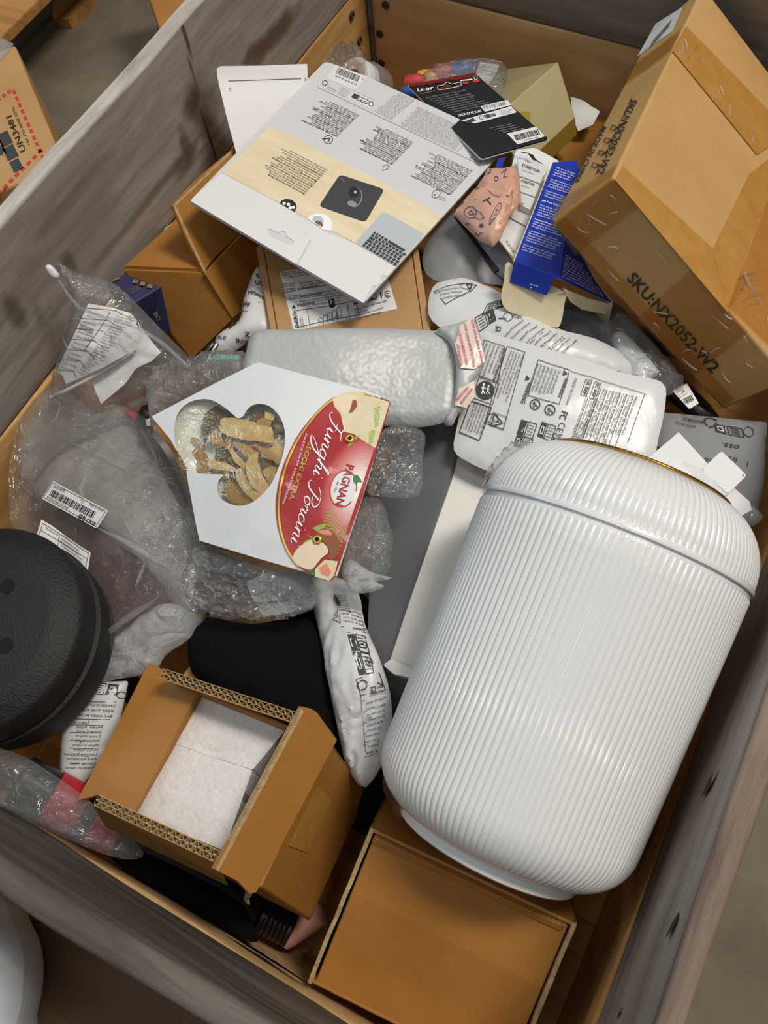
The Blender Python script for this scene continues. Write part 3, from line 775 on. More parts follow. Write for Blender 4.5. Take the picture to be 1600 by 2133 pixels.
bevel(link_mesh('flap_fold', *hexa(lo + J * (d[1] - .013) + K * .003, I * (d[0] - .016), J * .007 + K * .003, K * .003), M['kraft_warm'], cc), .0014, 3)
for s, nm in ((0, 'a'), (1, 'b')):
    o_ = O + I * (.0005 if s == 0 else d[0] - .0042) + K * d[2]
    V = []
    n_ = 26
    for i in range(n_ + 1):
        t = i / n_; wob = .0014 * (vnoise(np.array([t * 9.]), np.array([3. * s]), 5)[0] - .5); c = o_ + J * (d[1] * t) + I * wob + K * (.0025 * math.sin(math.pi * t) + .002 * vnoise(np.array([t * 14.]), np.array([1.]), 8)[0])
        V += [c, c + I * .0036, c - K * .008, c + I * .0036 - K * .008]
    Fs = []
    for i in range(n_):
        p, q = 4 * i, 4 * i + 4; Fs += [(p, p + 1, q + 1, q), (p + 1, p + 3, q + 3, q + 1), (p, q, q + 2, p + 2), (p + 2, q + 2, q + 3, p + 3)]
    Fs += [(0, 2, 3, 1), (4 * n_, 4 * n_ + 1, 4 * n_ + 3, 4 * n_ + 2)]
    link_mesh('board_edge', V, Fs, M['flute'], cc)
sC = Surf.of(lo + K * .0046, K)

# ---- open carton with white foam blocks
O, I, J, K, d = cuboid((.4109, .0344, .2385), (.9807, .0751, .1804), (-.06, .9943, -.088), None, (.1455, .1294, .1496))
fb = thing('open_carton', 'open brown carton holding white foam, double corrugated flaps standing up', 'box', O + I * .07 + J * .06)
t_ = .004; body = []
for a in ((O, I * d[0], J * d[1], K * t_), (O, I * t_, J * d[1], K * d[2]), (O + I * (d[0] - t_), I * t_, J * d[1], K * d[2]), (O, I * d[0], J * t_, K * d[2]), (O + J * (d[1] - t_), I * d[0], J * t_, K * d[2])): body.append(hexa(*a))
bevel(link_mesh('carton', *join(*body), M['kraft_warm'], fb), .0015)
A00, A10, A01, A11 = [O + I * d[0] * i + J * d[1] * j + K * d[2] for j in (0, 1) for i in (0, 1)]
# flap lying out on the far side from the bin
sL = Surf((400, 1436, .376), (262, 1702, .388), (155, 1670, .372))
put_sheet('flap', sL, [(412, 1440), (277, 1697), (262, 1708), (205, 1655), (160, 1668), (233, 1532), (310, 1380), (340, 1395)], M['kraft_warm'], fb, .004, step=20)
# flap leaning in from the bin side
h1, h2 = A10 + K * .001, A11 + K * .001
qf = at(612, 1512, .437)
sR = Surf.of(h1, np.cross(h2 - h1, qf - h1))
put_sheet('flap', sR, [(630, 1472), (648, 1476), (660, 1484), (702, 1541), (534, 1858), (520, 1862), (497, 1836), (447, 1811), (468, 1772), (548, 1640)], M['kraft_warm'], fb, .0045, step=20)
e1, e2 = sR.pos([(628, 1476), (449, 1810)])
fluted('corrugated_edge', e2, e1, nrm(h2 - sR.pos([(628, 1476)])[0]) , sR.plane[1] * -1, fb, M['flute'], .0035, .0011, 2, .0052)
# standing flaps at the far and near ends: liners and fluting seen end-on
for nm, (pa, pb, za, zb, dn) in {'far': ((332, 1412), (612, 1506), .402, .432, 1), 'near': ((205, 1655), (466, 1776), .417, .440, -1)}.items():
    a, b = at(*pa, za), at(*pb, zb)
    view = nrm(CAM - (a + b) / 2); u_ = nrm(b - a); n_ = nrm(np.cross(view, u_))
    dirn = J if dn == 1 else -J
    if n_ @ dirn < 0: n_ = -n_
    base_a, base_b = (A01, A11) if dn == 1 else (A00, A10)
    dep = (base_a + base_b) / 2 - (a + b) / 2; dep = dep - u_ * (dep @ u_); L_ = np.linalg.norm(dep)
    mid = []
    dn_ = nrm(dep)
    V, Fs = hexa(a + n_ * .0002, u_ * np.linalg.norm(b - a), dep, n_ * .0005); V2, F2 = hexa(a + n_ * .0088, u_ * np.linalg.norm(b - a), dep, n_ * .0005)
    fp = link_mesh('flap', *join((V, Fs), (V2, F2)), M['kraft_warm'], fb)
    fluted('corrugated_edge', a, b, dn_, n_, fp, M['flute'], .012, .0022, 2, .0075)
# torn shred of board and a brown tape patch
sS = Surf.of(O + I * (d[0] + .0006), I)
put_sheet('tape_strip', sS, [(662, 1640), (690, 1662), (641, 1776), (602, 1762)], M['tape_brown'], fb, .0003, disp=lambda p: .0004 * ridged(p, 30, 2), smooth=True)
link_mesh('torn_shred', *tube([at(515, 1853, .405), at(518, 1862, .400), at(513, 1872, .392), at(518, 1882, .385)], [.0018, .003, .0022, .0012], 6), M['flute'], fb)
# foam: two blocks with a joint
zf = O + I * .004 + J * .004 + K * .12
sFo = Surf.of(O + K * .139, K)
def foam_block(outline, label, thick, off, seed):
    s2 = Surf.of(O + K * (.139 + off), K)
    def dp(p): return -.004 * np.exp(-((p[:, 0] - 441) ** 2 / 900 + (p[:, 1] - 1566) ** 2 / 130)) - .0008 * vnoise(p[:, 0] / 9, p[:, 1] / 9, seed)
    o = link_mesh('foam_block', *slab(s2, round_poly(outline, 5), thick, (), 9, dp), M['foam'], loc=s2.pos([np.mean(outline, 0)])[0] - K * thick)
    tag(o, label, 'foam', 'foam blocks in the open carton')
foam_block([(412, 1444), (601, 1512), (526, 1603), (345, 1543)], 'white foam block with a dented edge, beside the far standing flap', .10, 0, 1)
foam_block([(345, 1543), (526, 1603), (466, 1772), (280, 1694)], 'larger white foam block, beside the near standing flap of the open carton', .10, -.0008, 2)

# ---- open carton against the long wall
ca = thing('open_carton', 'empty orange carton with raised flaps under the hang-tag packet', 'box', at(330, 600, .30))
E0, F0, G0, H0 = at(262, 560, .372), at(424, 566, .372), at(500, 486, .345), at(372, 446, .335)
E0[0] = max(E0[0], .004); H0[0] = max(H0[0], .004)
dv = np.array([.015, -.005, -.125])
rim_ = [E0, F0, G0, H0]
low_ = [E0 + dv, at(484, 662, .30), G0 + dv, H0 + dv]
parts = []
def panel(a, b, c, dd, t=.004):
    n = nrm(np.cross(b - a, c - a)); V = np.array([a, b, c, dd, a - n * t, b - n * t, c - n * t, dd - n * t])
    return V, [(0, 1, 2, 3), (7, 6, 5, 4), (0, 4, 5, 1), (1, 5, 6, 2), (2, 6, 7, 3), (3, 7, 4, 0)]
bt = at(400, 745, .27)
link_mesh('carton', *join(panel(E0, H0, G0, F0), panel(E0, F0, at(484, 662, .315), bt), panel(E0, bt, bt + np.array([-.06, .03, -.03]), E0 + dv)), M['kraft_warm'], ca)
sP = Surf((360, 428, .432), (487, 308, .41), (424, 566, .376))
f1 = put_sheet('flap', sP, [(360, 428), (368, 414), (420, 364), (487, 308), (560, 420), (502, 484), (450, 533), (424, 566), (383, 485)], M['kraft_warm'], ca, .004, step=22)
e1, e2 = sP.pos([(360, 428), (424, 566)])
fluted('corrugated_edge', e1, e2, nrm(sP.pos([(400, 420)])[0] - e1), -sP.plane[1], f1, M['flute'], .0035, .0011, 2, .005)
e1, e2 = sP.pos([(361, 427), (486, 309)])
fluted('corrugated_edge', e1, e2, nrm(sP.pos([(430, 450)])[0] - sP.pos([(424, 368)])[0]), -sP.plane[1], f1, M['flute'], .0035, .0011, 2, .005)
sP2 = Surf((426, 570, .378), (504, 488, .365), (484, 662, .32))
put_sheet('flap', sP2, [(427, 570), (504, 489), (575, 520), (548, 610), (484, 662)], M['kraft_warm'], ca, .004, step=22)
sP3 = Surf(tuple([372, 446, .336]), (262, 560, .373), (424, 566, .373))
lb = put_sheet('barcode_label', Surf.of(sP3.plane[0] + sP3.plane[1] * .0008, sP3.plane[1]), [(336, 486), (356, 459), (374, 462), (370, 489)], M['white'], ca, .0003, label='small white label')
pr = Print(Surf.of(sP3.plane[0] + sP3.plane[1] * .0008, sP3.plane[1])); pr.bars('black', (358, 478), (368, 476), (2, -9), 8, 4); pr.build(lb)

# ---- navy carton
O, I, J, K, d = cuboid((.0927, .4962, .3051), (.2069, .9521, -.225), (-.9721, .1742, -.1569), None, (.0351, .0574, .075))
K0 = nrm(np.array([-.1102, .2512, .9616])); 
T = [at(275, 634, .402), at(224, 592, .40), at(259, 570, .39), at(337, 596, .392)]
B_ = [at(300, 735, .315), T[1] + np.array([.02, -.03, -.08]), T[2] + np.array([.02, 0, -.08]), at(357, 690, .335)]
for q in T + B_: q[0] = max(q[0], .004)
nv = thing('navy_carton', 'small dark navy carton with gold squares beside the orange carton', 'box', np.mean(B_, 0))
bevel(link_mesh('carton', np.array(T + B_), [(0, 1, 2, 3), (7, 6, 5, 4), (0, 4, 5, 1), (1, 5, 6, 2), (2, 6, 7, 3), (3, 7, 4, 0)], M['navy'], nv), .0015)
sv = Surf((275, 634, .4023), (224, 592, .4003), (337, 596, .3923)); pr = Print(sv, .0012)
for k, c in enumerate(((280, 583), (295, 588), (310, 593))):
    c = np.array(c, float); q = [c, c + [9, 2], c + [6, 9], c + [-4, 7]]
    pr.poly('gold_print', q)
pr.disc('navy', (284, 587), 2.2, 8, lift=.0004)
pr.line('gold_print', (236, 586), (250, 580), 2.4)
pr.para('gold_print', (268, 606), (288, 596), (276, 612), 3, 'Design Quality Home', 2.2, .2, 3)
pr.ring('gold_print', (236, 602), 5, 1.4, 12)
pr.build(nv)
sv = Surf((275, 634, .4025), (337, 596, .3925), (357, 690, .3355)); pr = Print(sv, .0012)
pr.text('gold_print', 'BO', (318, 652), (328, 668), 8, True); pr.build(nv)

# ---- olive gold carton at the back
R1, R2, A1, A2, B1, B2 = at(1163, 129, .35), at(1028, 248, .35), at(1198, 244, .305), at(1085, 350, .305), at(1050, 144, .27), at(900, 262, .27)
dn = np.array([0, 0, -.05])
V = np.array([R1, R2, A1, A2, B1, B2, at(1203, 281, .285), at(1092, 386, .285), B1 + dn, B2 + dn])
gc = thing('gold_carton', 'olive gold carton lying on edge by the pine end wall', 'box', (R1 + A2) / 2 - np.array([0, 0, .06]))
Fs = [(0, 2, 3, 1), (0, 1, 5, 4), (2, 6, 7, 3), (4, 5, 9, 8), (0, 4, 8, 6, 2), (1, 3, 7, 9, 5), (6, 8, 9, 7)]
bevel(link_mesh('carton', V, Fs, [M['olive_gold'], M['gold_side']], gc, midx=[0, 0, 1, 0, 0, 0, 0]), .0015)
s_ = Surf((1163, 129, .3503), (1198, 244, .3053), (1085, 350, .3053))
put_sheet('torn_label', Surf.of(s_.plane[0] + s_.plane[1] * .001, s_.plane[1]), [(1080, 232), (1106, 233), (1104, 250), (1092, 262)], M['gold_print'], gc, .0004, label='shiny gold flap')

# ---- flat kraft box with an energy label
s_ = Surf((535, 517, .372), (872, 540, .372), (566, 690, .366))
fk = thing('flat_kraft_box', 'flat kraft box with a white energy label, under the hang-tag packet', 'box', s_.pos([(715, 610)])[0] - np.array([0, 0, .032]))
s1 = Surf.of(s_.plane[0] - s_.plane[1] * .003, s_.plane[1])
put_sheet('lid', s_, round_poly([(549, 510), (856, 520), (884, 715), (585, 722)], 6), M['kraft_flat'], fk, .004, step=40)
put_sheet('tray', s1, round_poly([(533, 512), (868, 516), (901, 715), (568, 726)], 8), M['kraft_flat'], fk, .028, step=40)
for pts in ([(534, 511), (547, 511), (582, 722), (570, 724)], [(859, 518), (871, 518), (901, 715), (886, 716)]):
    put_sheet('side_wall', Surf.of(s_.plane[0] + s_.plane[1] * .0005, s_.plane[1]), round_poly(pts, 5), M['kraft_flat'], fk, .006, step=40)
sl = Surf.of(s_.plane[0] + s_.plane[1] * .0004, s_.plane[1])
lb = put_sheet('energy_label', sl, [(583, 566), (795, 536), (828, 643), (612, 690)], M['white'], fk, .0003, step=40, label='white printed energy label')
pr = Print(sl, .0004)
pr.para('ink', (586, 571), (680, 556), (590, 581), 3, PACK + ' Address Shenzhen', 4.5, .1, 1)
for (x, y, t1, t2, tx) in ((592, 597, 'EC', 'REP', ''), (594, 608, 'UK', 'REP', 'SELLER HELPER INC'), (600, 623, 'UK', 'ADR', 'Manufacturing Address')):
    pr.text('ink', t1, (x, y), (x + 7, y - 1), 4); pr.text('ink', t2, (x + 10, y - 1.5), (x + 20, y - 3), 4)
    pr.frame('ink', [(x - 2, y + 2), (x + 22, y - 2), (x + 21, y - 8), (x - 3, y - 5)], .9)
    if tx: pr.text('ink', tx, (x + 25, y - 3), (x + 70, y - 10), 4.5, True)
pr.para('ink', (624, 592), (700, 580), (626, 604), 3, PACK, 4, .1, 5); pr.para('ink', (622, 618), (712, 604), (625, 630), 3, PACK, 4, .1, 9)
pr.solidwarn('black', (612, 640), 5, (-.1, -1)); pr.text('ink', 'WARNING', (619, 640), (656, 633), 6, True)
pr.para('ink', (650, 634), (712, 624), (650, 628), 2, WARN, 3, .05, 2)
pr.frame('ink', [(612, 648), (670, 640), (741, 627), (748, 656), (680, 668), (622, 682)], 1.2)
pr.text('black', 'ENERG', (624, 684), (617, 650), 8, True, up=(-1, .1)); pr.para('ink', (630, 684), (626, 658), (634, 684), 2, 'Seller Helper Model', 3, .1, 3)
pr.line('ink', (640, 645), (646, 680), 1.)
pr.poly('black', [(684, 626), (695, 622), (699, 638), (692, 642), (686, 640)]); pr.text('ink_white', 'F', (689, 635), (695, 633), 8, True, lift=.0003)
for k, ch in enumerate('CDEFG'):
    x, y = 668 + k * 9.5, 676 - k * 3.4; pr.path('ink', [(x - 3, y + 3), (x - 4.5, y - 10 - k * 2), (x + .5, y - 15 - k * 2), (x + 4, y - 11 - k * 2), (x + 6, y)], .9)
    pr.text('ink', ch, (x - 1, y - 1), (x + 4, y - 2.5), 4)
pr.text('ink', '2', (725, 665), (723, 658), 6, True, up=(-1, .1)); pr.text('ink', 'kWh/1000h', (731, 664), (725, 634), 4, up=(-1, .15))
pr.text('ink', 'MADE IN CHINA', (737, 636), (785, 624), 5.5, True)
pr.text('ink', 'Product Name: USB Power Light', (740, 648), (806, 628), 5); pr.text('ink', 'Model: UW02', (742, 654), (768, 648), 5)
pr.text('ink', 'Input Voltage Current:5V', (742, 660), (800, 643), 5); pr.text('ink', 'Color: Warm White Light', (744, 667), (795, 652), 5)
pr.text('black', 'F', (794, 622), (800, 620), 13, True); pr.path('black', [(812, 607), (806, 606), (802, 611), (803, 617), (808, 620), (813, 617)], 1.8); pr.path('black', [(810, 611), (806, 611), (806, 616), (810, 616)], 1.4)
pr.ring('ink', (779, 618), 6, 1.2, 12)
pr.build(lb)

# ---- blue carton with torn cream flaps
s1 = Surf((1152, 338, .43), (1198, 334, .43), (1071, 545, .44))
bc = thing('blue_carton', 'deep blue carton with fine white print and torn cream flaps, by the taped carton', 'box', s1.pos([(1130, 460)])[0] - np.array([0, 0, .05]))
put_sheet('front_panel', s1, [(1152, 338), (1200, 334), (1215, 372), (1172, 530), (1165, 581), (1071, 545)], M['blue'], bc, .001, step=30)
s2 = Surf((1180, 520, .441), (1166, 580, .443), (1274, 632, .40))
put_sheet('side_panel', s2, [(1171, 528), (1166, 580), (1276, 631), (1240, 585), (1195, 500), (1182, 480)], M['blue'], bc, .001, step=30)
s3 = Surf((1071, 545, .44), (1165, 581, .443), (1138, 614, .425))
put_sheet('flap', s3, [(1071, 546), (1160, 580), (1152, 583), (1139, 615), (1062, 588)], M['blue'], bc, .001, step=30)
s4 = Surf((1056, 547, .432), (1050, 585, .42), (1160, 600, .425))
put_sheet('flap', s4, smooth_poly([(1058, 545), (1050, 585), (1044, 620), (1056, 646), (1100, 665), (1152, 682), (1168, 674), (1176, 632), (1178, 611), (1150, 596), (1110, 590)], 3), M['cream'], bc, .001, step=20, label='cream torn flap')
s5 = Surf((1180, 610, .425), (1271, 635, .395), (1262, 655, .385))
put_sheet('flap', s5, [(1172, 600), (1181, 617), (1190, 630), (1212, 645), (1262, 655), (1271, 634), (1225, 622)], M['cream'], bc, .001, step=20, label='narrow cream flap')
pn = s1.plane[1]
link_mesh('carton', *join(panel(at(1152, 338, .43), at(1071, 545, .44), at(1071, 545, .44) - pn * .04, at(1152, 338, .43) - pn * .04, .001), panel(at(1276, 631, .40), at(1240, 585, .415), at(1240, 585, .415) - pn * .04, at(1276, 631, .40) - pn * .04, .001)), M['cream'], bc)
pr = Print(s1, .0005)
def edge(t): return np.array([1156, 348]) * (1 - t) + np.array([1079, 528]) * t, np.array([1206, 342]) * (1 - t) + np.array([1168, 560]) * t
t = .01
rows = [1] * 4 + [0] + [1] * 4 + [0] + [1] * 3 + [0, 2] + [0] + [1] * 5 + [0] + [2] + [1] * 3 + [0] + [1] * 5 + [0] + [1] * 3
for k, r_ in enumerate(rows):
    t = .01 + .97 * k / len(rows); a, b = edge(t); dd = b - a
    dd = np.array([dd[0], dd[0] * .33]); a = a + dd * .05
    if r_: pr.para('ink_white', a, a + dd * .85, a + [0, 8], 1, 'Peel the mask off and apply to the teeth Whitening strips Expiry Lot Batch Water Glycerin Dental gel', 3.4, .25, k + 3, (0,) if r_ == 2 else ())
pr.build(bc)
pr = Print(s2, .0005)
for k in range(9):
    a = np.array((1178 - k * 1.0, 533 + k * 5.4)); b = np.array((1215 + k * 6.5, 556 + k * 8.4)); pr.para('ink_white', a, b, a + [0, 6], 1, 'Apply strips daily Store below 25 C Keep out of reach of children', 3.4, .2, k + 1)
pr.build(bc)
pr = Print(s3, .0005); pr.text('ink_white', 'EXPL-NU-1003', (1122, 595), (1104, 590), 3.5, up=(-.2, 1)); pr.disc('ink_white', (1107, 599), 1.6, 6); pr.build(bc)
def add_folds(parent, surf, outline, n, seed, L=(12, 32), w=(.4, 1.1), lift=.001, m='fold_film'):
    """sharp little creases standing up from a film, joined as one part"""
    rg = np.random.RandomState(seed); ol = np.asarray(outline, float); lo, hi = ol.min(0), ol.max(0); V, Fs, nv = [], [], 0; base = rg.uniform(0, np.pi)
    while n > 0:
        c = rg.uniform(lo, hi)
        if not inside(c[None], ol)[0]: continue
        a = base + rg.normal(0, .7); l_ = rg.uniform(*L); d = np.array([math.cos(a), math.sin(a)]); t = np.linspace(-.5, .5, 7); q = c + d * (t * l_)[:, None] + np.array([-d[1], d[0]]) * (rg.uniform(-.2, .2) * l_ * (1 - 4 * t * t))[:, None]
        if not inside(q, ol).all(): n -= .2; continue
        nq = np.array([-d[1], d[0]]); wd = (rg.uniform(*w) * np.sin(np.linspace(.1, np.pi - .1, 7)))[:, None]
        P_ = np.concatenate([surf.pos(q - nq * wd), surf.pos(q) + surf.nor(q) * rg.uniform(.6, 2.) * lift, surf.pos(q + nq * wd)])
        P_ += np.concatenate([surf.nor(q)] * 3) * .0006; V.append(P_); Fs += [tuple(nv + k for k in f) for i in range(6) for f in ((i, i + 1, 8 + i, 7 + i), (7 + i, 8 + i, 15 + i, 14 + i))]; nv += 21; n -= 1
    o = link_mesh('creases', np.concatenate(V), Fs, M[m], parent); o['kind'] = 'stuff'; return o

add_folds(sku, Surf.of(sF.plane[0] + sF.plane[1] * .0015, sF.plane[1]), [(1160, 470), (1280, 385), (1600, 745), (1510, 840)], 22, 5, (14, 60), (.4, 1.1), .0012)
add_folds(sku, Surf.of(sT.plane[0] + sT.plane[1] * .002, sT.plane[1]), [(1515, 640), (1595, 420), (1600, 700)], 12, 8, (14, 60), (.4, 1.2), .0012)
add_folds(sku, Surf.of(sT.plane[0] + sT.plane[1] * .002, sT.plane[1]), [(1430, 60), (1405, 105), (1577, 318), (1605, 290)], 12, 3, (12, 40), (.3, .9), .001)
# ------------------------------------------------------------------ the white ribbed bin
ba, be = 1.5965, .3239
AX = np.array([math.cos(ba) * math.cos(be), math.sin(ba) * math.cos(be), math.sin(be)])
B0 = np.array([.6735, .1781, .3688]); RB = .12; LS, LL, RBOT, RLID, TAP = .2757, .0634, .0438, .059, .043
bn = thing('ribbed_bin', 'large white ribbed round bin with a domed lid, lying on the closed carton', 'bin', B0 + AX * .15 - np.array([0, 0, .12]))
NR = 126; NS = NR * 8
rb_ = RB * (1 - TAP)
prof = [(.02, .0005), (rb_ - RBOT - .004, .0005), (rb_ - RBOT - .002, .0)]
prof += [(rb_ - RBOT + RBOT * math.sin(t), RBOT - RBOT * math.cos(t)) for t in np.linspace(.05, math.pi / 2, 12)]
prof += [(rb_ + (RB - rb_) * t, RBOT + (LS - .007 - RBOT) * t) for t in np.linspace(.05, 1, 14)]
nrib = len(prof)
prof += [(RB - .0004, LS - .0065), (RB - .0004, LS - .0035), (RB - .0016, LS - .003), (RB - .0016, LS - .002)]
def rib(th, i):
    if i < 4 or i >= nrib: return np.zeros_like(th)
    k = min(1, (i - 3) / 6.)
    return .00115 * k * (np.abs(np.sin(th * NR / 2)) ** .8 - .55)
o = link_mesh('body', *lathe(B0, AX, prof, NS, True, rib), M['bin'], bn, smooth=True)
prof = [(RB - .0016, LS - .002), (RB + .0012, LS - .0015), (RB + .0016, LS + .0015), (RB + .0004, LS + .003)]
n0 = len(prof)
prof += [(RB - RLID + RLID * math.cos(t) ** .9, LS + .004 + (LL - .004) * math.sin(t)) for t in np.linspace(0, math.pi / 2 * .93, 16)]
n1 = len(prof)
prof += [(.066, LS + LL - .001), (.064, LS + LL - .004), (.03, LS + LL - .004), (.004, LS + LL - .004)]
def rib2(th, i):
    if i < n0 or i >= n1: return np.zeros_like(th)
    return .0011 * min(1, (n1 - i) / 4.) * (np.abs(np.sin(th * NR / 2)) ** .8 - .55)
link_mesh('lid', *lathe(B0, AX, prof, NS, True, rib2), M['bin'], bn, smooth=True)
rr = [(.079 + .0017 * math.cos(t), LS + LL - .001 + .0017 * math.sin(t)) for t in np.linspace(0, 2 * math.pi, 13)]
link_mesh('brass_ring', *lathe(B0, AX, rr, 96, False), M['brass'], bn, smooth=True)
fr_ = rb_ - RBOT + .008
link_mesh('foot', *lathe(B0, AX, [(fr_ - .006, .006), (fr_ - .006, -.0065), (fr_ - .004, -.008), (fr_ - .001, -.008), (fr_ + .001, -.0065), (fr_ + .001, .006)], 96, False), M['bin'], bn, smooth=True)
# loose shrink film at the edges of the bin
sB = Surf((800, 1560, .40), (860, 1720, .385), (845, 1640, .42))
link_mesh('shrink_film', *pillow(sB, smooth_poly([(806, 1600), (803, 1648), (818, 1672), (824, 1698), (840, 1708), (852, 1700), (862, 1712), (846, 1660), (820, 1600)], 2), .004, 10, .002, 7, lambda p: .002 * ridged(p, 8, 3)), M['film_bubble'], bn, smooth=True)
sB2 = Surf((1010, 1000, .50), (1060, 940, .50), (1100, 935, .52))
link_mesh('shrink_film', *pillow(sB2, [(1004, 1012), (1018, 975), (1052, 938), (1066, 921), (1098, 924), (1072, 945), (1035, 972)], .003, 10, .002, 7, lambda p: .002 * ridged(p, 8, 6)), M['film_bubble'], bn, smooth=True)

# ------------------------------------------------------------------ white panel in grey film, under the bin's shadow
sW = Surf((1010, 930, .345), (940, 960, .345), (810, 1410, .335))
wp = thing('white_panel_box', 'long off-white panel box in dark grey sleeve lying beside the ribbed bin', 'box', sW.pos([(900, 1200)])[0] - np.array([0, 0, .06]))
put_sheet('panel', sW, round_poly([(945, 940), (1020, 915), (1010, 1060), (905, 1330), (866, 1436), (797, 1392)], 10), M['panel'], wp, .05, step=40)
sW2 = Surf((945, 945, .352), (797, 1395, .342), (720, 1300, .325))
put_sheet('sleeve', sW2, smooth_poly([(890, 880), (950, 885), (945, 960), (905, 1080), (850, 1240), (800, 1392), (796, 1420), (770, 1400), (770, 1230), (800, 1000)], 4), M['grey_side'], wp, .03, step=26, smooth=True)
sW3 = Surf((797, 1398, .335), (880, 1440, .335), (830, 1500, .30))
put_sheet('end_wall', sW3, round_poly([(795, 1396), (830, 1408), (900, 1432), (890, 1520), (800, 1500)], 4), M['grey_side'], wp, .012, step=30)
put_sheet('edge_rib', Surf((797, 1392, .347), (880, 1410, .347), (830, 1400, .347)), round_poly([(798, 1385), (815, 1372), (868, 1398), (862, 1414), (820, 1404)], 5), M['panel'], wp, .008, step=20)

# ------------------------------------------------------------------ bags with fine print
def poly_bag(name, label, surf, outline, H, r, m, sc=36, amp=.0025, seed=1, step=11, Hb=None, cat='bag', flow=(1, 1), smooth=True):
    wr = lambda p: amp * (ridged(p * np.array(flow), sc, seed) - .55)
    V, Fs = pillow(surf, outline, H, r, Hb, step, wr)
    o = link_mesh(name, V, Fs, M[m], loc=(V[:, 0].mean(), V[:, 1].mean(), V[:, 2].min()), smooth=smooth)
    tag(o, label, cat); return o, pillow_surf(surf, outline, H, r, wr)

# upper printed bag
oA = smooth_poly([(902, 598), (945, 578), (1000, 590), (1075, 628), (1150, 680), (1240, 706), (1300, 738), (1338, 770), (1290, 795), (1220, 775), (1120, 745), (1010, 715), (930, 690), (893, 655)], 3)
sA = Surf((900, 600, .375), (1050, 610, .385), (1330, 760, .37), (1000, 710, .385), (1250, 780, .38), (1120, 680, .398))
ob, sAl = poly_bag('printed_poly_bag', 'white printed poly bag arching under the torn cream flaps', sA, oA, .008, 55, 'poly_white', 40, .003, 3)
pr = Print(sAl, .0011)
pr.frame('ink', [(905, 612), (985, 594), (978, 618), (930, 645)], 1.3)
pr.para('ink', (960, 612), (908, 618), (970, 628), 3, 'children Dispose Keep original package until used', 5, .2, 3)
pr.warn('ink', (983, 606), 11, (-.1, 1)); pr.ring('ink', (972, 604), 12, 1.2, 14, .6)
pr.ecoframe('ink', (1062, 628), (-44, 18), (-10, 22)); pr.ecoframe('ink', (1030, 655), (-38, 18), (8, 24))
pr.text('ink', 'UKCA', (1090, 668), (1072, 664), 8, True); pr.ring('ink', (1062, 672), 9, 1.3); pr.text('ink', 'CE', (1048, 692), (1036, 690), 9, True)
pr.line('ink', (1042, 676), (1058, 676), 2)
for k in range(9):
    pr.para('ink', (1094 + k * 13, 680 + k * 4.5), (1040 + k * 14, 722 + k * 5), (1098 + k * 13, 690 + k * 5), 1, PACK + ' Germany 13 STX Liquid ' + WARN, 5, .25, k + 2)
for k in range(4): pr.line('ink', (1130 + k * 22, 700 + k * 5), (1085 + k * 22, 738 + k * 5), 1.1)
pr.build(ob)

# lower printed bag with the warning tables
oB = smooth_poly([(1003, 692), (1040, 700), (1120, 722), (1210, 748), (1300, 778), (1378, 796), (1386, 840), (1372, 910), (1352, 965), (1260, 985), (1120, 1000), (1030, 985), (975, 962), (946, 938), (952, 890), (968, 820), (985, 750)], 3)
sBg = Surf((1003, 692, .40), (1380, 800, .40), (1352, 965, .385), (1050, 985, .375), (946, 938, .375), (1150, 850, .405))
ob, sBl = poly_bag('printed_poly_bag', 'flat white poly bag with warning tables, between silver mailer and ribbed bin', sBg, oB, .0035, 40, 'poly_white', 60, .0022, 8)
pr = Print(sBl, .0011)
pr.frame('ink', [(1010, 712), (1052, 726), (1040, 800), (998, 786)], 1.2); pr.frame('ink', [(1000, 790), (1040, 803), (1028, 846), (987, 832)], 1.3)
pr.disc('ink', (1013, 817), 19, 20)
for (x, y, s) in ((1009, 812, 1), (1019, 814, .8)):
    pr.disc('ink_white', (x + 1, y - 7 * s), 2.6 * s, 8, lift=.0004)
    pr.line('ink_white', (x, y - 4 * s), (x - 1, y + 6 * s), 3.2 * s, lift=.0004); pr.line('ink_white', (x - 1, y + 5 * s), (x - 4, y + 13 * s), 2 * s, lift=.0004); pr.line('ink_white', (x - 1, y + 5 * s), (x + 3, y + 13 * s), 2 * s, lift=.0004); pr.line('ink_white', (x - 5 * s, y), (x + 5 * s, y + 1), 1.8 * s, lift=.0004)
pr.frame('ink', [(982, 838), (1026, 852), (1000, 920), (958, 902)], 2)
dn_ = np.array((-.34, .94)); upv = (.95, .3)
def down(s, a, L, h, bold=False, m='ink'):
    a = np.array(a, float); pr.text(m, s, a, a + dn_ * L, h, bold, up=upv)
def downp(a, L, wd, n, words, h, seed, bold=()):
    a = np.array(a, float); pr.para('ink', a, a + dn_ * L, a - np.array((.95, .3)) * wd, n, words, h, .2, seed, bold)
downp((1047, 728), 72, 34, 5, BATT, 4.6, 2); down('BATTERY WARNING', (1052, 730), 74, 6, True)
downp((1020, 852), 62, 32, 6, 'Keep in original package until ready to use Immediately dispose of used batteries and keep away from children Do NOT dispose of batteries in household trash', 4.8, 4)
pr.frame('ink', [(1058, 726), (1095, 738), (1050, 898), (1012, 884)], 1.2)
downp((1090, 742), 108, 26, 5, 'INGESTION HAZARD: DEATH or serious injury can occur if ingested A swallowed button cell or coin battery can cause Internal Chemical Burns in as little as 2 hours KEEP new and used batteries OUT OF REACH of CHILDREN', 4.6, 1)
pr.solidwarn('ink', (1100, 793), 6, (.95, .3)); down('WARNING', (1102, 800), 46, 9, True)
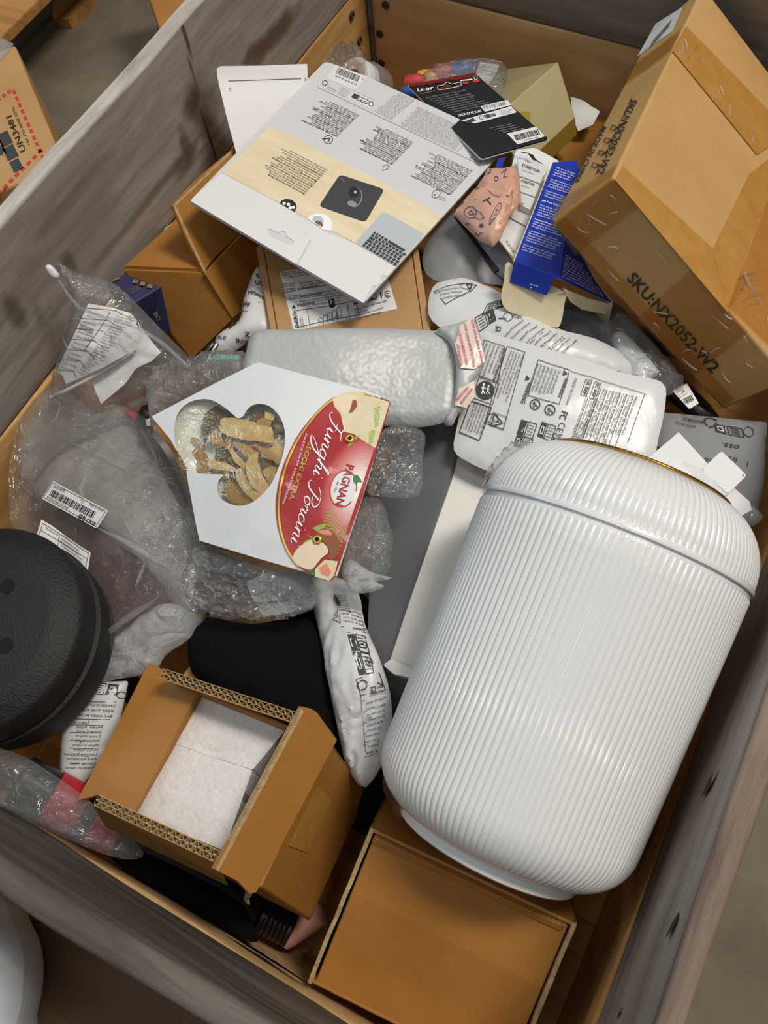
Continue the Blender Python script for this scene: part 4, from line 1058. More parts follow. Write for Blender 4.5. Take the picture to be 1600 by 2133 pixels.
pr.warn('ink', (1036, 880), 14, (.95, .3)); pr.ring('ink', (1028, 874), 12, 1.2, 14, .8); pr.frame('ink', [(1030, 862), (1058, 872), (1050, 896), (1020, 886)], 1.1)
pr.frame('ink', [(1122, 755), (1186, 776), (1164, 846), (1102, 828)], 1.3)
pr.solidwarn('ink', (1176, 783), 6, (.95, .3)); down('WARNING', (1176, 792), 42, 8, True)
downp((1163, 776), 62, 46, 7, WARN, 5.2, 0)
down('MADE IN CHINA', (1196, 792), 58, 6)
for c in ((1116, 846), (1146, 857)):
    pr.ring('ink', c, 10, 2.2, 14); pr.disc('ink', (c[0] - 2, c[1] - 2), 3, 8); pr.path('ink', [(c[0] - 4, c[1] + 5), (c[0] + 2, c[1] + 1), (c[0] + 6, c[1] + 6)], 2)
pr.ecoframe('ink', (1088, 876), (32, 10), (-10, 30)); pr.ecoframe('ink', (1130, 880), (28, 10), (-10, 30)); pr.ecoframe('ink', (1078, 908), (34, 8), (-6, 22))
pr.text('ink', 'FC', (1170, 858), (1164, 874), 14, True, up=upv); pr.text('ink', 'CE', (1166, 880), (1158, 900), 14, up=upv); pr.text('ink', 'UK', (1164, 905), (1158, 920), 8, True, up=upv); pr.text('ink', 'CA', (1155, 902), (1149, 917), 8, True, up=upv)
for a, t in (((1222, 797), 'UK'), ((1240, 803), 'EC')):
    pr.text('ink', t, np.array(a, float), np.array(a) + dn_ * 10, 7, True, up=upv); pr.text('ink', 'REP', np.array(a) + dn_ * 13, np.array(a) + dn_ * 30, 7, True, up=upv)
    pr.frame('ink', [np.array(a) + (-3, -3), np.array(a) + (9, 0), np.array(a) + dn_ * 34 + (9, 1), np.array(a) + dn_ * 34 + (-3, -2)], 1)
for k in range(8):
    downp((1226 + k * 13.5, 832 + k * 3 - (24 if k > 1 else 0)), 120 if k < 6 else 95, 8, 2, PACK + ' Unit 38 Arndale Apartment Greenway Distribution EU GmbH Hauptstrasse Duesseldorf Germany +49 15901 23742', 5.2, k + 3)
    pr.line('ink', (1222 + k * 13.5, 835 + k * 3 - (26 if k > 1 else 0)), np.array((1222 + k * 13.5, 835 + k * 3 - (26 if k > 1 else 0))) + dn_ * 118, .9)
pr.line('ink', (1188, 778), (1345, 826), 1.1); pr.line('ink', (1340, 825), (1305, 925), 1.1)
pr.build(ob)

# narrow standing bag beside the white panel
oC = smooth_poly([(648, 1205), (700, 1202), (745, 1230), (760, 1300), (790, 1370), (814, 1450), (816, 1530), (808, 1570), (762, 1640), (725, 1600), (706, 1530), (684, 1420), (668, 1330), (652, 1262)], 3)
sC_ = Surf((650, 1210, .345), (745, 1235, .35), (815, 1480, .345), (765, 1640, .33), (700, 1530, .325), (660, 1330, .33), (738, 1400, .355))
ob, sCl = poly_bag('printed_poly_bag', 'narrow crumpled white poly bag standing between black cloth and ribbed bin', sC_, oC, .014, 40, 'poly_white', 30, .0065, 5, 7, flow=(1.5, .55))
pr = Print(sCl, .0013)
pr.para('ink', (733, 1250), (706, 1246), (742, 1284), 7, 'Keep out of reach of children Warning swallow Chemical burns Batteries', 4.5, .2, 2)
pr.put('ink', [(708, 1242), (722, 1262), (724, 1272), (716, 1268), (708, 1252)], [(0, 1, 2, 3, 4)])
pr.path('ink', [(712, 1300), (724, 1292), (727, 1310), (712, 1300)], 1.3); pr.ring('ink', (717, 1288), 4, 1.2, 10)
pr.text('ink', 'WARNING', (764, 1314), (748, 1318), 5, True, up=(.1, 1)); pr.line('ink', (728, 1318), (768, 1312), 1.2); pr.line('ink', (740, 1330), (776, 1318), 1.2)
pr.para('ink', (756, 1284), (724, 1282), (762, 1308), 4, WARN, 4.5, .2, 4)
pr.ecoframe('ink', (740, 1336), (26, -4), (8, 34)); pr.ecoframe('ink', (748, 1372), (26, -4), (8, 34))
for c in ((764, 1352), (774, 1384)): pr.ring('ink', c, 6, 1.5, 12, 1.3); pr.disc('ink', c, 2.5, 8)
pr.recycle('ink', (762, 1422), 8, 2); pr.frame('ink', [(752, 1412), (792, 1402), (804, 1434), (760, 1440)], 1.1)
pr.text('ink', 'CE', (786, 1424), (776, 1426), 11, True, up=(.2, 1)); pr.text('ink', 'FC', (798, 1418), (788, 1420), 11, True, up=(.2, 1))
for k in range(11):
    y = 1446 + k * 13; x0, x1 = 764 + k * .8, 806 - max(0, k - 4) * 2
    pr.para('ink', (x1, y - 8), (x0, y), (x1, y - 2), 1, WARN + ' Product Name Model ' + PACK, 4.6, .35, k + 6)
    if k % 2 == 0: pr.line('ink', (x0, y + 4), (x1, y - 5), .9)
pr.line('ink', (760, 1440), (775, 1570), 1)
pr.build(ob)

# grey bag by the short wall end
oD = round_poly([(1366, 858), (1598, 880), (1590, 1010), (1572, 1095), (1480, 1050), (1362, 985)], 6)
sD = Surf((1366, 858, .36), (1598, 880, .35), (1572, 1095, .355), (1362, 985, .38), (1480, 970, .375))
ob, sDl = poly_bag('recycling_print_bag', 'smooth grey poly bag with upside-down recycling print by the taped carton', sD, oD, .006, 30, 'poly_grey', 60, .0018, 6)
pr = Print(sDl, .001)
pr.text('ink', 'RACCOLTA', (1462, 888), (1420, 880), 7, up=(-.2, 1)); pr.text('ink', 'PLASTICA', (1462, 876), (1421, 868), 7, up=(-.2, 1)) if False else None
pr.text('ink', 'PLASTICA', (1464, 886), (1424, 877), 6, up=(-.25, 1)); pr.text('ink', 'RACCOLTA', (1446, 897), (1406, 888), 6, up=(-.25, 1))
pr.recycle('ink', (1476, 888), 12, 2.4); pr.text('ink', 'LDPE', (1483, 876), (1466, 873), 4, up=(-.25, 1))
pr.ecoframe('ink', (1482, 892), (56, 10), (4, 18)); pr.ring('ink', (1552, 908), 10, 1.8)
for s, a, b, h in (('ide v', (1420, 938), (1362, 932), 13), ('oss.', (1534, 936), (1496, 931), 12), ('the', (1490, 966), (1462, 962), 11), ('from', (1528, 960), (1494, 956), 11), ('T,', (1486, 985), (1474, 983), 11), ('I', (1551, 968), (1547, 968), 11)):
    pr.text('ink', s, a, b, h, up=(-.15, 1))
pr.build(ob)

# bag behind the round black cap
oE = [(155, 1422), (268, 1418), (250, 1500), (205, 1590), (168, 1642), (122, 1622), (128, 1500)]
sE = Surf((155, 1422, .325), (268, 1418, .325), (150, 1640, .30))
ob, sEl = poly_bag('printed_poly_bag', 'dim white printed poly bag between round black cap and open foam carton', sE, round_poly(oE, 8), .01, 30, 'poly_white', 36, .0018, 4)
pr = Print(sEl, .001)
pr.ecoframe('ink', (250, 1448), (-56, -4), (3, -22)); pr.frame('ink', [(172, 1430), (188, 1430), (188, 1450), (172, 1452)], 1.2); pr.ring('ink', (257, 1448), 7, 1.5, 12)
pr.line('ink', (150, 1460), (248, 1462), 1)
pr.para('ink', (246, 1472), (152, 1468), (240, 1494), 3, WARN, 5.5, .12, 2); pr.line('ink', (150, 1496), (236, 1498), 1); pr.text('ink', 'Made in China', (192, 1503), (160, 1502), 5, up=(0, 1)); pr.line('ink', (196, 1496), (194, 1506), 1)
pr.para('ink', (222, 1516), (156, 1514), (200, 1600), 10, PACK + ' West Sussex Lancing Business Park', 5.2, .3, 5)
for k in range(6): pr.line('ink', (156, 1508 + k * 16), (226 - k * 8, 1510 + k * 16), .9)
pr.build(ob)

# grey bag with garment care words
oF = smooth_poly([(535, 556), (552, 580), (562, 640), (575, 700), (520, 712), (470, 745), (446, 752), (452, 700), (498, 668), (508, 622)], 3)
sFg = Surf((540, 560, .35), (570, 700, .345), (450, 748, .325), (500, 660, .35))
ob, sFl = poly_bag('garment_poly_bag', 'crumpled pale grey poly bag with garment words beside the flat kraft box', sFg, oF, .012, 26, 'poly_white', 30, .003, 7, 9)
pr = Print(sFl, .0012)
for s, a, b, h in (('S', (537, 592), (545, 591), 8), ('US', (536, 607), (552, 604), 9), ('Waist', (520, 626), (552, 634), 8), ('Hip', (507, 645), (526, 650), 8), ('M', (484, 690), (500, 678), 8), ('BLE', (462, 708), (482, 712), 7), ('IRON', (498, 716), (522, 719), 8), ('Z', (516, 704), (524, 706), 8)):
    pr.text('ink', s, a, b, h, True)
pr.line('ink', (512, 624), (545, 644), 1.5); pr.line('ink', (500, 650), (520, 660), 1.5); pr.path('ink', [(478, 684), (488, 672), (486, 682)], 1.5)
pr.build(ob)

# plain grey films under the cards
for oo, ctrl, lab, mm, nm in (
    ([(905, 480), (950, 440), (985, 470), (1065, 586), (1000, 590), (905, 585), (880, 540)], ((905, 480, .36), (985, 460, .365), (1000, 590, .37), (1065, 586, .37), (940, 520, .38)), 'dark grey smooth poly bag below the pink sachet', 'poly_dark', 'grey_poly_bag'),
    ([(985, 455), (1035, 500), (1068, 545), (1066, 580), (1040, 575), (1000, 520)], ((985, 455, .37), (1066, 560, .385), (1040, 575, .375), (1010, 500, .385)), 'rolled smoky grey bag beside the blue carton', 'poly_grey', 'grey_poly_bag'),
    ([(1150, 640), (1270, 625), (1330, 690), (1290, 720), (1190, 700)], ((1150, 640, .36), (1270, 625, .365), (1290, 720, .355), (1190, 700, .36)), 'dark grey poly bag under the torn blue carton', 'poly_dark', 'grey_poly_bag')):
    poly_bag(nm, lab, Surf(*ctrl), smooth_poly(oo, 3), .004, 60, mm, 80, .011, 9, 12)

# ------------------------------------------------------------------ silver bubble mailer
oM = smooth_poly([(535, 691), (620, 686), (720, 684), (850, 686), (905, 690), (945, 705), (962, 760), (955, 830), (942, 872), (880, 890), (810, 888), (700, 870), (560, 830), (508, 800), (512, 735)], 3)
sM = Surf((535, 691, .405), (905, 690, .405), (955, 830, .40), (810, 888, .385), (508, 800, .395), (700, 770, .415))
def bub(p):
    e1, e2 = np.array([25., 3.]), np.array([11., 22.]); Mi = np.linalg.inv(np.c_[e1, e2]); q = p @ Mi.T; c = q - np.round(q); dd = np.linalg.norm(c @ np.c_[e1, e2].T, axis=1)
    return .0004 * np.exp(-((dd - 6.5) / 2.6) ** 2) + .0018 * (ridged(p, 70, 3) - .5)
V, Fs = pillow(sM, oM, .009, 30, .006, 3.2, bub)
mb = thing('bubble_mailer', 'silver white bubble mailer with quilted bubbles and red printed seal tape', 'envelope', (V[:, 0].mean(), V[:, 1].mean(), V[:, 2].min()))
link_mesh('pouch', V, Fs, M['mailer'], mb, smooth=True)
oT = smooth_poly([(905, 690), (950, 675), (985, 666), (998, 690), (1006, 740), (1000, 775), (985, 800), (980, 840), (955, 862), (942, 886), (925, 880), (945, 830), (950, 760), (935, 712)], 3)
sTl = Surf((905, 690, .412), (985, 666, .425), (1006, 760, .415), (980, 840, .405), (942, 886, .395), (950, 760, .42))
wt = lambda p: .006 * (ridged(p, 28, 2) - .5)
link_mesh('closing_flap', *pillow(sTl, oT, .006, 14, .003, 6, wt), M['mailer'], mb, smooth=True)
for oo, sd in (([(986, 668), (1000, 716), (1007, 760), (985, 775), (958, 772), (950, 730), (962, 690)], 1), ([(956, 812), (985, 798), (988, 828), (972, 852), (948, 846)], 2)):
    ts = Lifted(sTl, lambda p: .0085 + .5 * wt(p)); tp = link_mesh('seal_tape', *slab(ts, oo, .0003, (), 6), M['mailer_tape'], mb, smooth=True)
    pr = Print(ts, .001)
    if sd == 1:
        for a, b in (((958, 700), (966, 768)), ((970, 684), (980, 772)), ((984, 676), (998, 768)), ((953, 730), (956, 770))): pr.text('ink_pink', 'LOVE CHINA MADE IN CHINA', a, b, 5, True)
    else:
        for a, b in (((953, 838), (975, 812)), ((962, 845), (983, 815))): pr.text('ink_pink', 'MADE IN CHINA', a, b, 5, True)
    pr.build(tp)
# ------------------------------------------------------------------ hang-tag packet (mouse mat)
sK = Surf((680, 127, .412), (395, 418, .447), (757, 632, .412))
mp_ = thing('hang_tag_packet', 'large flat white and beige hang-tag packet printed with a mouse mat, across the cartons', 'packaging', sK.pos([(720, 380)])[0] - np.array([0, 0, .004]))
oK = np.concatenate([round_poly([(677, 128), (694, 133), (766, 160), (1063, 297), (757, 632), (620, 552), (395, 419)], 9)])
hole = smooth_poly([(557, 483), (562, 477), (580, 484), (588, 480), (595, 484), (597, 492), (610, 500), (612, 508), (604, 511), (585, 503), (566, 494)], 3)
put_sheet('card', sK, oK, M['grey_card'], mp_, .0035, (), 24)
sK1 = Surf.of(sK.plane[0] + sK.plane[1] * .001, sK.plane[1])
hdr = [(396, 418), (461, 361), (560, 414), (641, 459), (650, 470), (644, 500), (620, 551)]
put_sheet('hang_tab', sK1, round_poly([(396, 418), (462, 360), (560, 414), (636, 486), (646, 494), (644, 502), (618, 551)], 5), M['white'], mp_, .001, [hole], 18)
put_sheet('header_flap', Surf.of(sK.plane[0] + sK.plane[1] * .0007, sK.plane[1]), [(462, 360), (560, 413), (675, 481), (738, 508), (823, 557), (806, 576), (797, 572), (792, 580), (793, 588), (786, 594), (776, 596), (757, 631), (622, 552), (648, 505), (641, 489)], M['white'], mp_, .0006, (), 22)
pr = Print(sK, .0003)
pr.poly('beige', [(462, 359), (563, 263), (600, 280), (756, 360), (780, 370), (921, 452), (826, 555), (738, 506), (560, 412)], 40)
E_ = dict(lift=.0003)
tx = 'Crafted with high quality materials Durable fabric Fabrique a base de materiaux de haute qualite Materiali di alta qualita Easy to clean spill-repellent design Leicht zu reinigen Spritzwasserschutz Hydrofuge et facile a nettoyer'
pr.para('ink', (704, 284), (626, 248), (749, 240), 16, tx, 3.9, .3, 1, (0, 4, 8, 12))
pr.para('ink', (819, 342), (740, 303), (862, 297), 16, tx, 3.9, .3, 12, (0, 4, 8, 12))
pr.para('ink', (940, 405), (850, 362), (984, 356), 17, 'Move and glide effortlessly A smooth surface for comfortable gliding Muheloses Bewegen Gleiten Deplacez votre souris sans effort Muovi il mouse e scorri agevolmente', 3.9, .3, 3, (0, 4, 8, 12))
pr.para('ink', (636, 404), (534, 348), (683, 355), 14, 'Pairs with your mouse Place anywhere and pair perfectly Die ideale Erganzung fur Ihre Maus Saccorde a votre souris Si abbina al tuo mouse', 3.9, .3, 0, (0, 4, 7, 10)) if False else None
p2 = Print(sK, .0006)
p2.para('ink', (636, 404), (534, 350), (683, 355), 14, 'Pairs with your mouse Place anywhere and pair perfectly Die ideale Erganzung fur Ihre Maus Saccorde a votre souris Si abbina al tuo mouse', 3.9, .3, 0, (0, 4, 7, 10))
pr.ring('ink', (684, 291), 9, 1.3, 20, .95); pr.path('ink', [(671, 290), (687, 288), (684, 295)], 2.4)
pr.path('ink', [(797, 356), (799, 346), (806, 343), (811, 347), (808, 352), (797, 356)], 1.1)
pr.path('ink', smooth_poly([(900, 408), (904, 398), (913, 396), (917, 402), (913, 411), (905, 412)], 3), 1.1, True); pr.line('ink', (904, 408), (907, 405), 2.4)
for k in range(3): pr.line('ink_grey', (914, 409 + k * 3), (928, 413 + k * 3), .8)
pr.poly('white', [(697, 136), (766, 160), (740, 189), (681, 164)]); p2.bars('black', (699, 153), (746, 172), (6, -12), 34, 2); p2.text('ink', '5099206', (744, 176), (698, 157), 3); p2.text('ink', '5', (758, 164), (755, 162), 4)
pr.recycle('ink', (677, 173), 5, 1.8)
pr.para('ink_grey', (698, 191), (680, 183), (700, 187), 2, 'Paper box recycle', 3, .1, 1); pr.para('ink_grey', (722, 202), (702, 193), (730, 190), 4, 'Logistics Europe address site', 2.6, .1, 2)
pr.poly('white', round_poly([(737, 192), (783, 211), (774, 228), (726, 206)], 3))
p2.poly('ink', [(738, 195), (750, 200), (742, 208), (731, 203)]); p2.frame('ink', [(750, 202), (768, 210), (764, 217), (743, 209)], 1.2); p2.line('ink', (749, 208), (762, 213), 1.2); p2.ring('ink', (773, 217), 5, 1.4, 12)
pr.para('ink_grey', (782, 209), (744, 193), (782, 208), 1, 'Separez les elements avant de trier', 2.8, .05, 2)
pr.para('ink_grey', (816, 249), (780, 230), (864, 210), 18, tx, 2.6, .12, 4); pr.para('ink_grey', (948, 312), (832, 258), (984, 275), 17, tx, 2.7, .06, 9)
pr.line('ink_grey', (662, 182), (999, 343), 1.1); pr.line('ink_grey', (997, 271), (951, 317), 1.1)
pr.frame('ink', round_poly([(1006, 309), (1023, 317), (1017, 325), (1001, 317)], 2), 1.); pr.frame('ink', round_poly([(993, 302), (1004, 307), (998, 315), (989, 310)], 2), 1.); pr.line('ink', (995, 306), (1000, 309), 2.5)
pr.para('ink', (1003, 339), (972, 323), (1012, 327), 4, 'What is in the box Mouse mat Contenu Lieferumfang', 3.4, .25, 2, (0,))
p2.poly('ink', round_poly([(708, 364), (801, 395), (761, 464), (664, 430)], 9), 30)
t = np.linspace(0, 2 * np.pi, 22, endpoint=False); cs, sn = np.cos(.22), np.sin(.22)
ell = lambda c, a, b: np.c_[c[0] + a * np.cos(t) * cs - b * np.sin(t) * sn, c[1] + a * np.cos(t) * sn + b * np.sin(t) * cs]
p2.poly('ink_grey', ell((738.5, 412), 16, 21.2), 30, .0002); p2.poly('ink', ell((737, 411), 15.5, 20.5), 30, .0004); p2.poly('black', ell((737, 402), 11, 11), 30, .0006); p2.poly('ink_grey', ell((733, 426), 10, 6), 30, .0006); p2.disc('silver_print', (740, 402), 3.2, 8, lift=.0008)
p2.text('ink_grey', 'logi', (718, 377), (710, 372), 4, lift=.0003)
p2.poly('black', [(583, 424), (587, 418), (596, 415), (608, 417), (616, 424), (618, 433), (614, 442)], 20)
for c in ((592, 425), (601, 427), (611, 433), (605, 434)): p2.disc('ink_white', c, 3.6, 8, lift=.0003)
p2.poly('ink_white', [(641, 456), (648, 449), (662, 445), (678, 448), (689, 457), (693, 468), (690, 481), (675, 480)], 20); p2.poly('silver_print', [(650, 457), (655, 451), (668, 451), (674, 460), (672, 474), (660, 470)], 20, .0002); p2.poly('cap_brown', [(656, 464), (661, 461), (669, 463), (673, 470), (671, 473)], 20, .0004)
p2.poly('ivory', [(716, 494), (746, 488), (749, 497), (738, 506)], 20)
p2.poly('silver_print', round_poly([(740, 506), (795, 444), (806, 445), (884, 488), (824, 556)], 5), 30)
u_, v_ = np.array([72., 43.]), np.array([-32., 36.])
def keyclip(q): return all((y < 412 + (x - 560) * .553 - 2) and (x + y * .915 < 1334) for x, y in q)
for r_ in range(8):
    x = 0.0
    seq = [.1] * 10 if r_ not in (0, 2, 3) else ([.07, .075, .07, .09, .11, .5] if r_ == 0 else [.17] + [.1] * 9)
    for w in seq:
        if x > .98: break
        a = np.array([780, 482]) + u_ * (x + .012) + v_ * (r_ / 7. + .015); q = [a, a + u_ * (w - .024), a + u_ * (w - .024) + v_ * .115, a + v_ * .115]
        if keyclip(q): p2.put('ink', q, [(0, 1, 2, 3)], .0003)
        x += w
pr.build(mp_); p2.build(mp_)

# ------------------------------------------------------------------ memory blister card
sX = Surf((850, 176, .372), (989, 152, .365), (1142, 289, .383))
lx = thing('memory_card_blister', 'black blister card with red top strip and hang hole, beside the gold carton', 'packaging', sX.pos([(1000, 240)])[0] - np.array([0, 0, .004]))
hx = smooth_poly([(912, 186), (912, 180), (924, 178), (927, 174), (934, 172), (941, 176), (958, 172), (961, 176), (958, 180), (930, 186), (916, 188)], 2)
put_sheet('card', sX, round_poly([(850, 176), (989, 152), (1143, 289), (1003, 329)], 6), M['lexar'], lx, .0018, [hx], 22)
put_sheet('backing', Surf.of(sX.plane[0] - sX.plane[1] * .002, sX.plane[1]), round_poly([(848, 178), (989, 154), (1144, 292), (1002, 333)], 6), M['white'], lx, .0012, [hx], 22)
pr = Print(sX, .0004)
pr.poly('dark_red', [(851, 177), (988, 153), (997, 160), (856, 182)], 30)
pr.text('ink_white', 'Le', (870, 192), (882, 190), 8, True); pr.text('ink_red', 'x', (882, 190), (888, 189), 8, True); pr.text('ink_white', 'ar', (888, 189), (903, 187), 8, True); pr.line('ink_grey', (876, 196), (908, 190), .8)
pr.frame('ink_white', hx, 1.); pr.line('ink_white', (959, 169), (984, 166), 2.4); pr.ring('ink_white', (991, 163), 3.6, 1.2, 10); pr.poly('ink_red', [(962, 172), (976, 170), (974, 175), (967, 177)]); pr.poly('ink_red', [(984, 168), (1000, 166), (998, 171), (988, 173)])
for k in range(9):
    a = np.array((888 + k * 7.2, 206 + k * 3.6)); pr.para('ink_grey', a, a + np.array((85, -17)), a + [0, 5], 1, 'USB flash drive reads and writes quickly Compatible with computers Limited warranty', 3.2, .3, k + 1)
pr.text('ink_white', 'UKCA CE FC RoHS', (955, 244), (1003, 234), 5, True)
pr.poly('white', round_poly([(1000, 222), (1057, 209), (1065, 220), (1010, 234)], 2)); pr.bars('ink', (1009, 229), (1055, 219), (-3, -7), 22, 3)
pr.poly('white', round_poly([(960, 252), (1065, 222), (1077, 235), (990, 258)], 2)); pr.e += .0003
pr2 = Print(sX, .0009); pr2.poly('ink', [(966, 255), (985, 247), (992, 252), (975, 259)]); pr2.ring('ink', (1003, 246), 4, 1.2, 10); pr2.ecoframe('ink', (1034, 242), (-22, 5), (-4, -5)); pr2.para('ink_grey', (1044, 239), (1070, 233), (1042, 233), 3, 'Made in China Lot', 2.4, .2, 2)
pr2.bars('black', (1076, 294), (1126, 281), (-6, -11), 26, 7); pr2.text('ink', 'MADE IN CHINA', (1092, 295), (1122, 288), 2.6)
pr.poly('white', round_poly([(1056, 279), (1116, 265), (1136, 285), (1078, 302)], 2))
for k in range(4):
    a = np.array((1020 + k * 9, 268 + k * 1.)); pr.line('ink_grey', a + [0, k * 2], a + [45, -9 + k * 2], .8)
pr.build(lx); pr2.build(lx)

# ------------------------------------------------------------------ small goods at the back
def solo(name, label, cat, VF, m, smooth=False, group=None):
    V, Fs = VF; o = link_mesh(name, V, Fs, m, loc=(V[:, 0].mean(), V[:, 1].mean(), V[:, 2].min()), smooth=smooth); return tag(o, label, cat, group)
sPp = Surf((450, 142, .478), (637, 135, .428), (492, 322, .414))
pp_ = solo('paper_sheet', 'blank white paper sheet with one ruled line, leaning by the long grey plank', 'paper', slab(sPp, [(449, 145), (456, 140), (545, 139), (637, 135), (642, 180), (648, 225), (600, 262), (560, 300), (505, 335), (494, 325), (470, 235)], .0004, (), 16, lambda p: .004 * np.exp(-((p[:, 1] - 140) / 14) ** 2)), M['paper'], True)
pr = Print(Lifted(sPp, lambda p: .004 * np.exp(-((p[:, 1] - 140) / 14) ** 2)), .0006); pr.line('ink', (475, 169), (627, 164), 1.1); pr.text('ink', 'Auftrag 1', (634, 163), (640, 195), 4, up=(1, 0)); pr.path('ink_grey', [(476, 184), (480, 183), (480, 188), (477, 190)], 1.2); pr.build(pp_)
# white roll with red printed core
a_, b_ = at(735, 160, .255), at(775, 150, .245)
rl = thing('tape_roll', 'white round roll with red print on its face, behind the hang-tag packet', 'tape roll', a_ - np.array([0, 0, .03]))
axr = nrm(np.array([-.25, -.6, .75]))
link_mesh('roll', *lathe(a_ - axr * .03, axr, [(.012, .0), (.030, 0), (.030, .026), (.028, .028), (.014, .028), (.012, .026)], 40, False), M['white'], rl, smooth=True)
link_mesh('printed_core', *lathe(a_ - axr * .03, axr, [(.0119, .0285), (.016, .0288), (.022, .0285), (.0222, .0275)], 40, False), mat('pale_red_print', 'd7b3ae', .5), rl, smooth=True)
link_mesh('clear_lid', *lathe(a_ - axr * .03 + np.array([.012, 0, -.004]), axr, [(.004, .018), (.030, .020), (.0345, .014), (.0345, -.012)], 40, False), M['film_milky'], rl, smooth=True)
# crinkled clear bag
def crinkle(lab, ctrl, outline, H=.02, r=30, m='film', amp=.012, sc=30, seed=1, step=8, name='clear_bag', cat='bag'):
    o, s = poly_bag(name, lab, Surf(*ctrl), smooth_poly(outline, 3), H, r, m, sc, amp, seed, step, cat=cat, smooth=m not in ('film', 'film_grey')); add_folds(o, s, smooth_poly(outline, 3), 16, seed); return o
crinkle('crinkled clear cellophane bag in the pine corner behind the paper sheet', ((660, 100, .30), (720, 85, .27), (770, 150, .25), (660, 170, .30)), [(662, 105), (690, 86), (740, 95), (768, 140), (740, 175), (690, 172), (660, 165)], .016, 24, seed=4)
# coloured toy parts in a clear bag
for k, (c, r_, m, l, nm) in enumerate((((965, 148, .30), .014, 'blue_toy', 'round blue plastic toy piece behind the black blister card', 'toy_piece'), ((925, 152, .295), .013, 'red_toy', 'red plastic toy piece beside the round blue one', 'toy_piece'), ((893, 162, .29), .012, 'yellow_toy', 'small yellow plastic toy piece beside the red ones', 'toy_piece'), ((866, 172, .29), .012, 'red_toy', 'smaller dark red toy piece by the corner of the black blister card', 'toy_piece'), ((862, 190, .285), .010, 'blue_toy', 'small violet blue toy piece under the black blister card', 'toy_piece'))):
    q = at(*c); axk = nrm(np.array([.9, .3, .2]))
    V, Fs = lathe(q - axk * .016, axk, [(r_ * .5, 0), (r_ * .95, .002), (r_, .006), (r_, .022), (r_ * .8, .026), (r_ * .8, .030), (r_ * .5, .032)], 16)
    solo(nm, l, 'toy', (V, Fs), M[m], True)
solo('paper_tag', 'small blank white tag sticking up behind the black blister card', 'tag', slab(Surf((1000, 130, .32), (1040, 135, .32), (1012, 176, .33)), [(1000, 129), (1040, 135), (1034, 152), (1018, 175), (988, 165)], .0005, (), 14), M['white'])
crinkle('smoky clear bag over the toy pieces by the end wall', ((900, 135, .33), (1045, 125, .33), (1030, 190, .345), (880, 190, .34)), [(885, 150), (940, 128), (1010, 122), (1055, 140), (1040, 200), (980, 170), (890, 180)], .008, 24, 'film', .004, 30, 8)
solo('paper_slip', 'crumpled white slip between gold carton and taped carton', 'paper', slab(Surf((1190, 205, .25), (1248, 235, .26), (1200, 275, .25), (1230, 265, .262)), [(1189, 205), (1215, 212), (1250, 236), (1236, 262), (1206, 276), (1196, 250)], .0005, (), 10, lambda p: .004 * ridged(p, 20, 3)), M['paper'], True)
solo('cardboard_sheet', 'bare brown cardboard sheet in the gap beside the gold carton', 'cardboard', slab(Surf((1130, 300, .24), (1260, 230, .22), (1180, 400, .25)), [(1100, 330), (1150, 290), (1290, 200), (1300, 280), (1200, 400), (1120, 400)], .004, (), 30), M['kraft_warm'])

# eraser blister
sE_ = Surf((1084, 314, .40), (1163, 335, .40), (1066, 450, .41))
st = thing('eraser_blister', 'white hang card holding three white erasers under clear plastic, beside the blue carton', 'packaging', sE_.pos([(1100, 390)])[0] - np.array([0, 0, .006]))
put_sheet('card', sE_, round_poly([(1075, 312), (1115, 308), (1166, 336), (1146, 400), (1100, 472), (1062, 452), (1052, 400)], 5), M['white'], st, .001, step=20)
put_sheet('blue_strip', Surf.of(sE_.plane[0] + sE_.plane[1] * .0006, sE_.plane[1]), [(1038, 330), (1054, 326), (1044, 354), (1032, 350)], M['blue'], st, .001, step=20)
for q in ([(1077, 330), (1140, 352), (1126, 382), (1082, 366)], [(1082, 369), (1125, 385), (1115, 410), (1084, 399)], [(1085, 402), (1115, 413), (1105, 437), (1084, 427)]):
    se = Surf.of(sE_.plane[0] + sE_.plane[1] * .008, sE_.plane[1]); put_sheet('eraser', se, round_poly(q, 3), M['foam_soft'], st, .007, step=16)
se = Surf.of(sE_.plane[0] + sE_.plane[1] * .0084, sE_.plane[1]); pr = Print(se, .0003)
pr.text('ink', 'STAEDTLER', (1087, 346), (1124, 360), 5.5, True); pr.text('ink_grey', 'rasoplast', (1087, 355), (1112, 364), 4); pr.text('ink', 'STAEDTLER', (1085, 378), (1113, 388), 5, True); pr.text('ink_grey', 'rasoplast', (1085, 387), (1103, 393), 4)
pr.bars('ink', (1086, 421), (1092, 424), (-3, 8), 6, 2); pr.path('black', [(1085, 317), (1103, 320), (1112, 330), (1124, 339), (1130, 341)], 2); pr.poly('black', [(1100, 321), (1110, 322), (1118, 336), (1110, 334)])
pr.build(st)
put_sheet('blister', Surf.of(sE_.plane[0] + sE_.plane[1] * .0105, sE_.plane[1]), round_poly([(1066, 326), (1082, 322), (1146, 348), (1100, 470), (1064, 452)], 6), M['film_clear'], st, .0005, step=12, disp=lambda p: .0012 * ridged(p, 24, 2), smooth=True)
cd = solo('white_card', 'white card with a printed number below the pink sachet', 'card', slab(Surf((1065, 455, .408), (1098, 470, .408), (1070, 537, .41)), [(1062, 452), (1098, 470), (1072, 540), (1038, 498)], .0006, (), 20), M['white'])
pr = Print(Surf((1065, 455, .4085), (1098, 470, .4085), (1070, 537, .4105)), .0004); pr.text('ink', '0-21218', (1053, 503), (1069, 527), 5, up=(1, -.5)); pr.build(cd)
